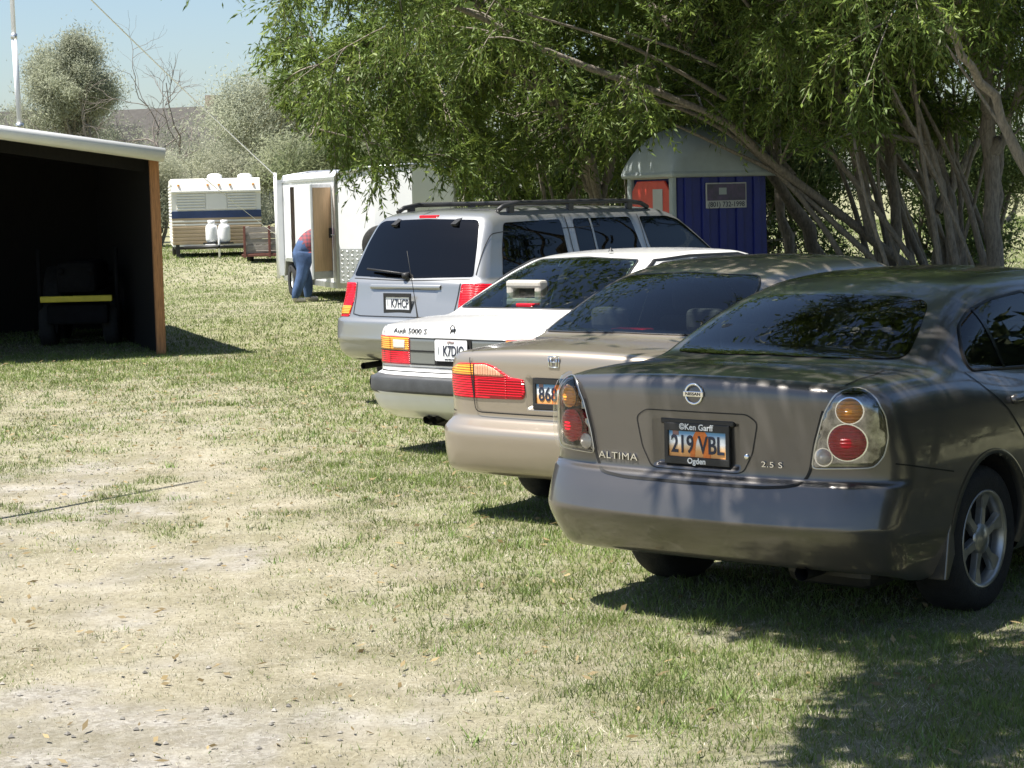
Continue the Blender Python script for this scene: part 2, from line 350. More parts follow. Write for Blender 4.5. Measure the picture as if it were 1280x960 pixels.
def cdt_patch(outer, hole=None, res=.03):
    o = dens(outer, res); V = [Vector(p) for p in o]; E = [(i, (i+1) % len(o)) for i in range(len(o))]
    if hole is not None:
        h = dens(hole, res); k = len(V); V += [Vector(p) for p in h]; E += [(k+i, k+(i+1) % len(h)) for i in range(len(h))]
    mn, mx = o.min(0), o.max(0); gx, gy = np.meshgrid(np.arange(mn[0]+res/2, mx[0], res), np.arange(mn[1]+res/2, mx[1], res)); g = np.stack([gx.ravel(), gy.ravel()], 1)
    g = g[inside(g, inset(o, res*.4))]
    if hole is not None: g = g[~inside(g, inset(h, -res*.4))]
    V += [Vector(p) for p in g]
    r = delaunay_2d_cdt(V, E, [], 0, 1e-5); P = np.array([tuple(v) for v in r[0]]); T = np.array(r[2])
    c = P[T].mean(1); ok = inside(c, o)
    if hole is not None: ok &= ~inside(c, h)
    return P, T[ok]
def add_skirt(P, T, N, d):
    from collections import Counter
    e = np.concatenate([T[:, [0, 1]], T[:, [1, 2]], T[:, [2, 0]]]); key = Counter(map(tuple, np.sort(e, 1).tolist()))
    bd = np.array([x for x in e.tolist() if key[tuple(sorted(x))] == 1]); k = len(P)
    ids = np.unique(bd); mp = {v: k+i for i, v in enumerate(ids)}
    P2 = np.concatenate([P, P[ids]-N[ids]*d]); N2 = np.concatenate([N, N[ids]])
    a, b = bd[:, 0], bd[:, 1]; a2 = np.array([mp[v] for v in a]); b2 = np.array([mp[v] for v in b])
    T2 = np.concatenate([T, np.stack([a, a2, b], 1), np.stack([b, a2, b2], 1)]); return P2, T2, N2
class CarBuild:
    def __init__(s, key, root):
        s.key = key; s.c = CARS[key]; s.S = Shape(s.c); s.root = root; s.holes = []
    def fix(s, P, view): 
        return P
    def patch(s, name, outer, view, mat_, off=.003, res=.025, hole=None, skirt=0.0, parent=None, dome=None):
        q, T = cdt_patch(np.array(outer), None if hole is None else np.array(hole), res); P = s.S.cast(view, q); N = s.S.N(P)
        # orient outwards
        a = np.cross(P[T[:, 1]]-P[T[:, 0]], P[T[:, 2]]-P[T[:, 0]]); fl = np.sum(a*N[T].mean(1), 1) < 0; T[fl] = T[fl][:, ::-1]
        o = np.full(len(P), off)
        if dome is not None:
            c = np.array(outer).mean(0); rr = np.linalg.norm(q-c, axis=1)/np.linalg.norm(np.array(outer)-c, axis=1).max(); o = o+dome*(1-np.clip(rr, 0, 1)**2)
            N2 = N
        P2 = P+N*o[:, None]
        if skirt > 0: P2, T, N = add_skirt(P2, T, N, skirt)
        return mesh_np(name, P2, T, mat_, parent or s.root, smooth=True, normals=None if skirt > 0 or dome is not None else N)
    def ribbon(s, name, pts, view, w, mat_, off=.002, closed=False, parent=None, raise_=0.0, step=.015):
        q = dens(np.array(pts, float), step, closed); C = s.S.cast(view, q); N = s.S.N(C)
        t = (np.roll(C, -1, 0)-np.roll(C, 1, 0)) if closed else np.gradient(C, axis=0)
        t /= np.maximum(np.linalg.norm(t, axis=1, keepdims=True), 1e-9); b = np.cross(N, t)
        A = C+b*w/2+N*off; B = C-b*w/2+N*off; M = C+N*(off+raise_); n = len(C)
        V = np.concatenate([A, M, B]); i = np.arange(n if closed else n-1); j = (i+1) % n
        Q = np.concatenate([np.stack([i, j, n+j, n+i], 1), np.stack([n+i, n+j, 2*n+j, 2*n+i], 1)])
        fn = np.cross(V[Q[:, 1]]-V[Q[:, 0]], V[Q[:, 3]]-V[Q[:, 0]]); fl = np.sum(fn*N[Q[:, 0] % n], 1) < 0; Q[fl] = Q[fl][:, ::-1]
        return mesh_np(name, V, Q, mat_, parent or s.root, smooth=True, normals=np.concatenate([N, N, N]) if raise_ == 0 else None)
    def window(s, name, poly, view, glass, frit=.03, r=.05, off=.004, res=.03, seal=None):
        o = rounded(poly, r, 5); h = inset(dens(o, .02), frit)
        g = s.patch(name, o, view, glass, off=off, res=res)
        s.patch('window_border', o, view, MATS['frit'], off=off-.0015, res=min(res, .025), hole=h, parent=g)
        if seal: s.ribbon('window_trim', o, view, .014, seal, off=off+.001, closed=True, parent=g, raise_=.003)
        s.holes.append((view, inset(dens(o, .02), .006)))
        return g
    def shell(s, paint, regions, dx=(.016, .05), ny=96, nz=64, ztop=1.5, parts_mat=None):
        "regions: list of (part name, function(centres, normals) -> mask, material); first match wins, rest is body"
        c = s.c; xr = 1.6; n1 = int(xr/dx[0]); xs = np.concatenate([np.linspace(-.02, xr, n1, endpoint=False), np.arange(xr, c['L']+.02, dx[1]), [c['L']+.02]])
        ys = np.linspace(-.95, .95, ny); zs = np.linspace(.12, ztop, nz); P, Q, N = s.S.body(xs, ys, zs)
        C = P[Q].mean(1); NC = N[Q].mean(1); keep = np.ones(len(Q), bool)
        for view, poly in s.holes:
            if view == 'rear': keep &= ~((C[:, 0] < 2.3) & (NC[:, 0] < -.05) & (inside(P[Q][:, :, 1:].reshape(-1, 2), poly).reshape(-1, 4).all(1)))
            elif view == 'front': keep &= ~((C[:, 0] > 2.3) & (NC[:, 0] > .05) & (inside(P[Q][:, :, 1:].reshape(-1, 2), poly).reshape(-1, 4).all(1)))
            else:
                sg = 1 if view == 'left' else -1
                keep &= ~((NC[:, 1]*sg > .25) & (inside(P[Q][:, :, [0, 2]].reshape(-1, 2), poly).reshape(-1, 4).all(1)))
        for ax in c['axles']:
            rr = np.hypot(P[Q][:, :, 0]-ax, P[Q][:, :, 2]-c['tyre'][0]).max(1)
            keep &= ~((rr < c['arch']+.012) & (np.abs(C[:, 1]) > .55))
        lab = np.full(len(Q), -1); 
        for i, (nm, fn, mt) in enumerate(regions):
            lab[(lab < 0) & fn(C, NC)] = i
        for i in range(-1, len(regions)):
            f = Q[keep & (lab == i)]
            if len(f) == 0: continue
            u, inv = np.unique(f, return_inverse=True)
            nm, mt = ('body', paint) if i < 0 else (regions[i][0], regions[i][2])
            mesh_np(nm, P[u], inv.reshape(-1, 4), mt, s.root, smooth=True, normals=N[u])
    def arches(s, paint, lip=.022):
        c = s.c; r = c['arch']; zc = c['tyre'][0]
        for ax in c['axles']:
            for view, sg in (('left', 1), ('right', -1)):
                a = np.linspace(R(-22), R(202), 44); O = np.stack([ax+np.cos(a)*(r+lip), zc+np.sin(a)*(r+lip)], 1); I = np.stack([ax+np.cos(a)*r, zc+np.sin(a)*r], 1)
                ok = (O[:, 1] > c.get('sill', .22)); O, I = O[ok], I[ok]
                A = s.S.cast(view, O); B = s.S.cast(view, I); NA = s.S.N(A); A = A+NA*.002; B2 = B+NA*.008; D = B2.copy(); D[:, 1] -= sg*.05; E = B2.copy(); E[:, 1] = sg*.5
                n = len(A); V = np.concatenate([A, B2, D]); i = np.arange(n-1)
                Q = np.concatenate([np.stack([k*n+i, k*n+i+1, (k+1)*n+i+1, (k+1)*n+i], 1) for k in range(2)])
                if sg < 0: Q = Q[:, ::-1]
                mesh_np('wheel_arch_lip', V, Q, paint, s.root, smooth=True)
                V = np.concatenate([D, E]); Q = np.stack([i, i+1, n+i+1, n+i], 1)
                cen = np.array([[ax, sg*.5, zc]]); V = np.concatenate([V, cen]); Tt = np.stack([n+i, n+i+1, np.full(n-1, 2*n), np.full(n-1, 2*n)], 1)
                mesh_np('wheel_well', V, Q, MATS['blackout'], s.root)
    def wheels(s, rimfn):
        c = s.c; r, w = c['tyre']; rim = r*.655
        for ax in c['axles']:
            for sg in (1, -1):
                y = sg*(c['track']+w/2-.015)
                mb = MB(); mb.lathe([(rim-.01, -w/2), (rim+.012, -w/2-.006), (r*.86, -w/2-.010), (r*.95, -w/2+.006), (r-.004, -w/2+.03), (r, 0), (r-.004, w/2-.03), (r*.95, w/2-.006), (r*.86, w/2+.010), (rim+.012, w/2+.006), (rim-.01, w/2)], n=48, axis='y')
                M = Matrix.Translation((ax, y-sg*w/2, r-.012))@(Matrix.Rotation(math.pi, 4, 'Z') if sg > 0 else Matrix.Identity(4))
                t = mb.build('wheel', MATS['tyre'], s.root); t.matrix_local = M
                rimfn(rim, w, t)
    def plate_text(s, txt, y, z, x, size, mat_, parent, name='lettering', bold=0.0, sx=1.0, sy=1.0, ext=.0015, tilt=0.0, yaw=0.0, spacing=1.0):
        me = text_mesh(txt, size, ext, bold, spacing=spacing)
        M = Matrix(((0, 0, -1, x), (-1, 0, 0, y), (0, 1, 0, z), (0, 0, 0, 1)))
        me.transform(M@Matrix.Rotation(yaw, 4, 'Y')@Matrix.Rotation(tilt, 4, 'X')@Matrix.Diagonal((sx, sy, 1, 1)))
        return link(name, me, mat_, parent)
    def on_body(s, txt, y, z, size, mat_, name='lettering', bold=0.0, sx=1.0, sy=1.0, ext=.003, spacing=1.0, lift=.002):
        "letters wrapped on the rear surface"
        me = text_mesh(txt, size, ext, bold, spacing=spacing); n = len(me.vertices); co = np.zeros(n*3, np.float32); me.vertices.foreach_get('co', co); co = co.reshape(-1, 3)
        q = np.stack([y-co[:, 0]*sx, z+co[:, 1]*sy], 1); P = s.S.cast('rear', q); N = s.S.N(P); P = P+N*(lift+co[:, 2:3]+ext)
        me.vertices.foreach_set('co', P.astype(np.float32).ravel()); me.update()
        return link(name, me, mat_, s.root)
    def plate(s, y, z, x, kind, text, tilt=.05, frame=None):
        w, h = .305, .152; mb = MB(); o = rounded([(y-w/2, z-h/2), (y+w/2, z-h/2), (y+w/2, z+h/2), (y-w/2, z+h/2)], .012, 3)
        mb.prism([tuple(p) for p in o], x-.002, x+.002, axis='x')
        p = mb.build('license_plate', MATS['plate_'+kind], s.root); ink = MATS['plate_ink']
        if kind == 'arch':
            a = np.linspace(0, math.pi, 14); out = [(y-.015-.052*math.cos(t), z-.07+.135*math.sin(t)**.8) for t in a]; inn = [(y-.008-.022*math.cos(t), z-.07+.10*math.sin(t)) for t in a[::-1]]
            MB().prism(out+inn, x-.0035, x-.002, axis='x').build('arch_picture', MATS['plate_orange'], p)
            MB().box(x-.0036, x-.002, y+.095, y+.125, z+.035, z+.058).build('sticker', MATS['plate_sticker'], p)
        cl_ = kind == 'call'; s.plate_text(text, y-(.026 if cl_ else 0), z-.006, x-.004, .085, ink, p, sx=.80 if cl_ else (.92 if len(text) > 6 else 1.02), sy=1.25, bold=.0008 if cl_ else .0012)
        if kind == 'call':
            s.plate_text('I', y+.118, z-.002, x-.004, .07, MATS['plate_grey'], p, name='symbol', sy=1.1)
            s.plate_text('AMATEUR RADIO', y, z-.063, x-.004, .015, ink, p)
            s.plate_text('UTAH', y, z+.058, x-.004, .024, MATS['plate_sticker'], p)
        if frame is not None:
            mb = MB(); W, Hh = w/2+.012, h/2+.012
            mb.box(x-.012, x+.003, y-W, y+W, z+h/2-.022, z+Hh, .003); mb.box(x-.012, x+.003, y-W, y+W, z-Hh, z-h/2+.02, .003)
            mb.box(x-.0115, x+.0025, y-W, y-w/2+.008, z-h/2+.015, z+h/2-.015, .003); mb.box(x-.0115, x+.0025, y+w/2-.008, y+W, z-h/2+.015, z+h/2-.015, .003)
            fr = mb.build('plate_frame', MATS['black_plastic'], s.root)
            if frame[0]: s.plate_text(frame[0], y, z+h/2-.004, x-.0125, .036, MATS['letter_white'], fr, bold=.0006, ext=.0006)
            if frame[1]: s.plate_text(frame[1], y, z-h/2+.004, x-.0125, .034, MATS['letter_white'], fr, bold=.0009, ext=.0006)
        return p
    def interior(s, cloth, rear_heads=2, top=None, shelf_x=None, dash=True, seat_x=(1.25, 2.2), headz=(1.12, 1.18), hw=.115):
        c = s.c; root = s.root
        b = MB().box(.9, 3.6, -.66, .66, .28, .34); b.build('cabin_floor', MATS['blackout'], root)
        sx = seat_x[0]; zt = headz[0]
        rs = MB(); rs.prism([(sx+.5, .38), (sx+.5, .58), (sx+.12, .60), (sx-.12, zt-.06), (sx-.24, zt-.06), (sx-.02, .38)], -.62, .62, axis='y', bev=.04); rear = rs.build('rear_seat', cloth, root)
        for i in range(rear_heads):
            y = [.34, -.34, 0][i]; MB().box(sx-.28, sx-.17, y-hw, y+hw, zt-.05, zt+.09, .035, 3).build('headrest', cloth, rear)
        for y in (.37, -.37):
            fx = seat_x[1]; f = MB(); f.prism([(fx+.5, .4), (fx+.5, .58), (fx+.1, .6), (fx-.14, headz[1]-.08), (fx-.26, headz[1]-.08), (fx-.02, .4)], y-.25, y+.25, axis='y', bev=.045); fs = f.build('front_seat', cloth, root)
            MB().box(fx-.27, fx-.17, y-.13, y+.13, headz[1]-.05, headz[1]+.13, .04, 3).build('headrest', cloth, fs)
        if shelf_x: MB().prism([(shelf_x, zt-.07), (sx-.15, zt-.10), (sx-.15, zt-.13), (shelf_x, zt-.13)], -.6, .6, axis='y').build('parcel_shelf', cloth, root)
        dx = c['L']-1.45; MB().box(dx-.25, dx+.1, -.66, .66, .6, zt-.10, .05).build('dashboard', MATS['black_plastic'], root)
        st = MB(); st.lathe([(.18+.016*math.cos(t), .016*math.sin(t)) for t in np.linspace(0, 2*math.pi, 8, endpoint=False)], n=24, axis='x', M=Matrix.Translation((dx-.42, .37, zt-.14)), closed=True); st.box(dx-.42, dx-.40, .22, .52, zt-.16, zt-.12); st.build('steering_wheel', MATS['black_plastic'], root)
    def mirrors(s, x, z, y, m):
        for sg in (1, -1):
            mb = MB(); mb.prism([(x, z), (x+.10, z), (x+.14, z+.06), (x+.10, z+.13), (x+.0, z+.13), (x-.02, z+.06)], sg*(y+.06), sg*(y+.24), axis='y', bev=.02); mb.box(x+.03, x+.08, min(sg*y-.03, sg*(y+.08)), max(sg*y+.03, sg*(y+.08)), z+.02, z+.06)
            w = mb.build('side_mirror', m, s.root); MB().box(x-.024, x-.021, min(sg*(y+.08), sg*(y+.225)), max(sg*(y+.08), sg*(y+.225)), z+.03, z+.105).build('mirror_glass', MATS['chrome'], w)
    def handle(s, x, z, view, m):
        q = rounded([(x-.10, z-.018), (x+.10, z-.018), (x+.10, z+.018), (x-.10, z+.018)], .015, 4)
        h = s.patch('door_handle', q, view, m, off=.022, res=.02, skirt=.02)
        return h
def rim_spokes(n, wide, m, cover=True, twin=False):
    def fn(rim, w, parent):
        mb = MB(); f = -w/2
        mb.lathe([(rim, f+.0), (rim+.006, f-.004), (rim-.006, f-.006), (rim-.018, f+.006), (rim-.022, f+.05), (rim-.02, w/2)], n=40, axis='y')
        mb.lathe([(.001, f-.002), (.028, f-.002), (.034, f+.002), (.062, f+.006), (.07, f+.02)], n=24, axis='y')
        for i in range(n):
            a = 2*math.pi*i/n+.3; M = Matrix.Rotation(-a, 4, 'Y')
            prof = [(.05, -wide*.42), (rim*.62, -wide*.36), (rim-.012, -wide*.75), (rim-.012, wide*.75), (rim*.62, wide*.36), (.05, wide*.42)]
            b = bmesh.new(); va = []; vb = []
            for (x, z) in prof:
                dep = f+.006+.014*math.sin(min(1, x/rim)*math.pi)*.6
                va.append(b.verts.new((x, dep, z))); vb.append(b.verts.new((x, dep+.03, z*1.15)))
            b.faces.new(va); 
            for k in range(len(prof)): b.faces.new((va[k], vb[k], vb[(k+1) % len(prof)], va[(k+1) % len(prof)]))
            bmesh.ops.recalc_face_normals(b, faces=b.faces); bmesh.ops.bevel(b, geom=[e for e in b.edges if e.is_boundary is False and all(v in va for v in e.verts)], offset=.005, segments=2, affect='EDGES'); mb._add(b, M)
        r = mb.build('rim', m, parent)
        mb = MB(); mb.lathe([(.02, f+.055), (rim-.02, f+.055)], n=32, axis='y'); mb.build('brake_disc', MATS['dark_metal'], parent)
    return fn
# ------------------------------------------------------------------ car materials
mat("frit", (.008, .008, .009), .12); mat('gap', (.006, .006, .006), .7); mat('blackout', (.012, .012, .012), .9)
mat('black_plastic', (.018, .018, .019), .45, bump=.15, bscale=300); mat('tyre', (.018, .018, .018), .85, var=.35, vscale=20, bump=.3, bscale=90)
mat('chrome', (.75, .76, .78), .07, 1.0); mat('dark_metal', (.05, .05, .05), .5, .8); mat('alloy', (.52, .52, .51), .28, .85, var=.12, vscale=15)
mat('hubcap', (.42, .42, .41), .32, .75, var=.2, vscale=12)
mat('lens_red', (.60, .003, .016), .22, coat=.5, var=.22, vscale=60, stretch=(1, 8, 1), spec=.3); mat('lens_amber', (.95, .33, .02), .12, coat=1.0, var=.2, vscale=60, stretch=(1, 1, 8))
mat('lens_clear', (.72, .66, .6), .12, coat=1.0); mat('lens_pink', (.75, .36, .22), .12, coat=1.0, var=.25, vscale=40, stretch=(1, 1, 10)); mat('lamp_house', (.02, .02, .021), .10, 1.0, coat=.6, base2=(.40, .41, .43), vscale=16)
mat('lens_dark', (.14, .15, .145), .25, coat=1.0)
glass_mat('glass', (.45, .50, .48)); glass_mat('glass_green', (.50, .60, .55)); glass_mat('glass_dark', (.022, .024, .03)); glass_mat('lens_cover', (.93, .93, .93))
mat('plate_call', (.82, .83, .84), .4, var=.04); mat('plate_ink', (.02, .025, .05), .5); mat('plate_grey', (.35, .37, .4), .5); mat('plate_orange', (.78, .20, .03), .45, var=.25, vscale=30)
mat('plate_sticker', (.30, .17, .16), .5); mat('letter_white', (.85, .85, .85), .5)
def ribbed(name, axis, scale, strength=.6):
    m = MATS[name]; N = m.node_tree.nodes; L = m.node_tree.links; tc = N.new('ShaderNodeTexCoord'); w = N.new('ShaderNodeTexWave'); w.bands_direction = axis; w.inputs['Scale'].default_value = scale
    L.new(tc.outputs['Object'], w.inputs['Vector']); b = N.new('ShaderNodeBump'); b.inputs['Strength'].default_value = strength; b.inputs['Distance'].default_value = .01; L.new(w.outputs['Fac'], b.inputs['Height']); L.new(b.outputs[0], N['Principled BSDF'].inputs['Normal'])
ribbed('lens_red', 'Z', 22); ribbed('lens_amber', 'Z', 22); ribbed('lens_pink', 'Y', 16)
def arch_plate():
    m = mat('plate_arch', (.8, .8, .8), .4); N = m.node_tree.nodes; L = m.node_tree.links
    tc = N.new('ShaderNodeTexCoord'); sp = N.new('ShaderNodeSeparateXYZ'); L.new(tc.outputs['Generated'], sp.inputs[0])
    cr = N.new('ShaderNodeValToRGB'); e = cr.color_ramp.elements
    e[0].position = 0; e[0].color = (.80, .33, .10, 1); e[1].position = 1; e[1].color = (.03, .16, .42, 1)
    for p, c in ((.30, (.85, .42, .14, 1)), (.42, (.9, .66, .42, 1)), (.52, (.86, .87, .88, 1)), (.66, (.80, .86, .9, 1)), (.78, (.16, .38, .66, 1))):
        q = e.new(p); q.color = c
    L.new(sp.outputs['Z'], cr.inputs[0]); L.new(cr.outputs[0], N['Principled BSDF'].inputs['Base Color'])
arch_plate()
mat('seat_grey', (.09, .092, .095), .95, var=.15, vscale=60); mat('seat_dark', (.05, .05, .055), .95); mat('seat_cream', (.42, .40, .35), .95, var=.1, vscale=60)
paint_mat('paint_bronze', (.105, .099, .095), .6, .33, dirt_amt=.15); paint_mat('paint_beige', (.34, .295, .24), .5, .34, dirt_amt=.2)
paint_mat('paint_white', (.80, .80, .79), 0.0, .4, dirt_amt=.22); paint_mat('paint_silver', (.33, .34, .345), .6, .34, dirt_amt=.2)
mat('bumper_rubber', (.055, .058, .062), .55, var=.25, vscale=8, bump=.1, bscale=200)

def car_root(key, name, label, group='cars parked in a row'):
    x, y, a = CARS[key]['pose']; return empty(name, (x, y, 0), R(a), label, 'car', group)
def under(C, N): return (N[:, 2] < -.97) & (C[:, 2] < .5)
CARGROUP = 'cars parked in a row'

# ------------------------------------------------------------------ bronze sedan (nearest)
def bronze():
    root = car_root('bronze', 'parked_sedan', 'dark bronze metallic sedan with round tail lamps, nearest of the parked cars')
    B = CarBuild('bronze', root); P = MATS['paint_bronze']; G = MATS['gap']
    lamp = np.array([(.548, .712), (.566, .81), (.605, .94), (.65, 1.02), (.70, 1.043), (.75, 1.036), (.795, 1.0), (.826, .93), (.834, .84), (.822, .77), (.79, .722)])
    rw = [(.60, 1.108), (.0, 1.122), (-.60, 1.108), (-.55, 1.215), (-.475, 1.325), (-.36, 1.348), (0, 1.36), (.36, 1.348), (.475, 1.325), (.55, 1.215)]
    B.window('rear_window', rw, 'rear', MATS['glass'], frit=.016, r=.05, res=.02)
    for v in ('right', 'left'):
        w = B.window('rear_door_window', [(1.09, 1.045), (1.095, 1.12), (1.20, 1.222), (1.36, 1.285), (1.60, 1.325), (1.98, 1.345), (2.03, 1.0), (1.6, 1.02)], v, MATS['glass'], frit=.022, r=.05, seal=MATS['dark_metal'])
        B.ribbon('window_divider', [(1.42, 1.03), (1.40, 1.295)], v, .03, MATS['frit'], off=.007, parent=w)
        B.window('front_door_window', [(2.10, .998), (2.06, 1.347), (2.45, 1.343), (2.75, 1.31), (3.05, 1.19), (3.32, 1.02), (3.32, .985)], v, MATS['glass'], frit=.022, r=.04, seal=MATS['dark_metal'])
        B.ribbon('door_gap', [(1.02, 1.04), (1.10, .97), (1.26, .86), (1.40, .72), (1.46, .58), (1.48, .26)], v, .007, G)
        B.ribbon('door_gap', [(2.06, 1.0), (2.08, .8), (2.10, .26)], v, .007, G, off=.004); B.ribbon('door_gap', [(3.30, .98), (3.36, .8), (3.34, .26)], v, .007, G, off=.004)
        B.ribbon('bumper_gap', [(.26, .735), (.45, .70), (.70, .655)], v, .006, G)
        B.handle(1.40, .90, v, P); B.handle(2.32, .89, v, P)
    B.window('windshield', [(.60, 1.06), (-.60, 1.06), (-.50, 1.36), (.50, 1.36)], 'front', MATS['glass'], frit=.03, r=.06, res=.05, off=.012)
    for sg in (1, -1):
        o = rounded(lamp, .02, 3); o = o if sg > 0 else mir(o)
        h = B.patch('tail_lamp', o, 'rear', MATS['lamp_house'], off=.004, res=.02, skirt=.01)
        for (cy, cz, r, m, nm) in ((.706, .953, .050, 'lens_amber', 'amber_lens'), (.694, .825, .073, 'lens_red', 'red_lens'), (.60, .762, .034, 'lens_clear', 'reverse_lens')):
            B.patch('lens_ring', circle2(sg*cy, cz, r+.005), 'rear', MATS['chrome'], off=.007, res=.02, hole=circle2(sg*cy, cz, r-.003), parent=h)
            B.patch(nm, circle2(sg*cy, cz, r), 'rear', MATS[m], off=.008, res=.016, skirt=.012, parent=h, dome=.02)
            if r > .045:
                for k in range(-3, 4): B.ribbon('lens_rib', [(sg*cy-math.sqrt(r*r-(k*r/4)**2)*.96, cz+k*r/4), (sg*cy+math.sqrt(r*r-(k*r/4)**2)*.96, cz+k*r/4)], 'rear', .003, MATS[m], off=.0085+.02*(1-(k/4)**2)*.7, parent=h, raise_=.001) if False else None
        B.ribbon('lamp_bezel', o, 'rear', .006, MATS['alloy'], off=.006, closed=True, parent=h, raise_=.002)
        B.patch('lamp_cover', o, 'rear', MATS['lens_cover'], off=.026, res=.025, parent=h)
    gapl = [(.642, 1.03), (.60, .95), (.560, .81), (.540, .70), (.515, .655), (.465, .637), (.35, .626), (0, .624)]
    gp = np.array(gapl+[(-a, b) for a, b in gapl[-2::-1]]); gs = np.array(rounded(gp, .02, 3))[4:-4]
    B.ribbon('trunk_gap', gs, 'rear', .013, G, off=.0025)
    gr = rounded([(.255, .922), (.305, .89), (.278, .76), (.235, .682), (.205, .672), (-.205, .672), (-.235, .682), (-.278, .76), (-.305, .89), (-.255, .922)], .02, 4)
    B.ribbon('garnish_gap', gr, 'rear', .005, G, off=.002, closed=True)
    # deck: gap between trunk lid and rear wing runs forward to the window
    for sg in (1, -1): B.ribbon('trunk_gap', [(.19, sg*.665), (.45, sg*.655), (.60, sg*.62)], 'top', .007, G, off=.0025)
    B.shell(P, [('underbody', under, MATS['blackout']),
                ('rear_bumper', lambda C, N: (C[:, 0] < .70) & (C[:, 2] < np.where(np.abs(C[:, 1]) < .54, .626, .626+np.clip((np.abs(C[:, 1])-.54)*.6, 0, .075))), P),
                ('trunk_lid', lambda C, N: (C[:, 0] < .66) & (np.abs(C[:, 1]) < np.interp(C[:, 2], [.6, .66, .81, .94, 1.03, 1.2], [.5, .53, .56, .60, .65, .65])) & (C[:, 2] > .6) & (N[:, 2] > -.5) & (C[:, 0] < .62), P),
                ('roof', lambda C, N: (C[:, 2] > 1.36), P)], ztop=1.46)
    B.arches(P); B.wheels(rim_spokes(6, .052, MATS['hubcap']))
    x = B.S.cast('rear', [(0, .785)])[0][0]
    B.plate(0, .782, x-.012, 'arch', '219 VBL', frame=('©Ken Garff', 'Ogden'))
    MB().box(x-.02, x+.06, -.185, .185, .862, .892, .008).build('plate_lamp_hood', MATS['black_plastic'], root)
    # emblem: ring with a bar across
    xe = B.S.cast('rear', [(0, .998)])[0][0]; mb = MB(); M = Matrix.Translation((xe-.004, 0, .998))
    mb.lathe([(.042+.006*math.cos(t), .005*math.sin(t)) for t in np.linspace(0, 2*math.pi, 8, endpoint=False)], n=32, axis='x', M=M, closed=True); mb.box(xe-.012, xe-.001, -.05, .05, .986, 1.010, .003)
    em = mb.build('emblem', MATS['chrome'], root); B.plate_text('NISSAN', 0, .998, xe-.0125, .018, MATS['dark_metal'], em, sx=1.25, bold=.0004, ext=.0006)
    B.on_body('ALTIMA', .412, .708, .046, MATS['chrome'], sx=1.28, sy=.95, spacing=1.1); B.on_body('2.5 S', -.37, .718, .040, MATS['chrome'], sx=1.15, sy=.85, spacing=1.1)
    MB().lathe([(.001, -.004), (.009, -.004), (.012, .0), (.012, .01)], n=14, axis='x', M=Matrix.Translation((x-.028, -.252, .745))).build('lock_cylinder', MATS['chrome'], root)
    for sg in (1, -1):
        mb = MB(); mb.prism([(.70, .50), (.665, .40), (.628, .20), (.66, .20), (.72, .30)], sg*.80, sg*.885, axis='y', bev=.006); mb.build('mud_flap', MATS['hubcap'] if False else P, root)
    mb = MB(); mb.tube([(.14, -.48, .27), (.9, -.48, .28)], .032, 12, caps=False); mb.build('exhaust_pipe', MATS['dark_metal'], root)
    MB().box(.30, .75, -.72, -.30, .19, .31, .05).build('muffler', MATS['dark_metal'], root)
    B.interior(MATS['seat_grey'], 2, shelf_x=.62, seat_x=(1.25, 2.25), headz=(1.14, 1.17)); B.mirrors(3.12, .98, .86, P)
    MB().box(.72, .86, -.12, .12, 1.085, 1.125, .01).build('centre_brake_lamp', MATS['lens_red'], root)
bronze()

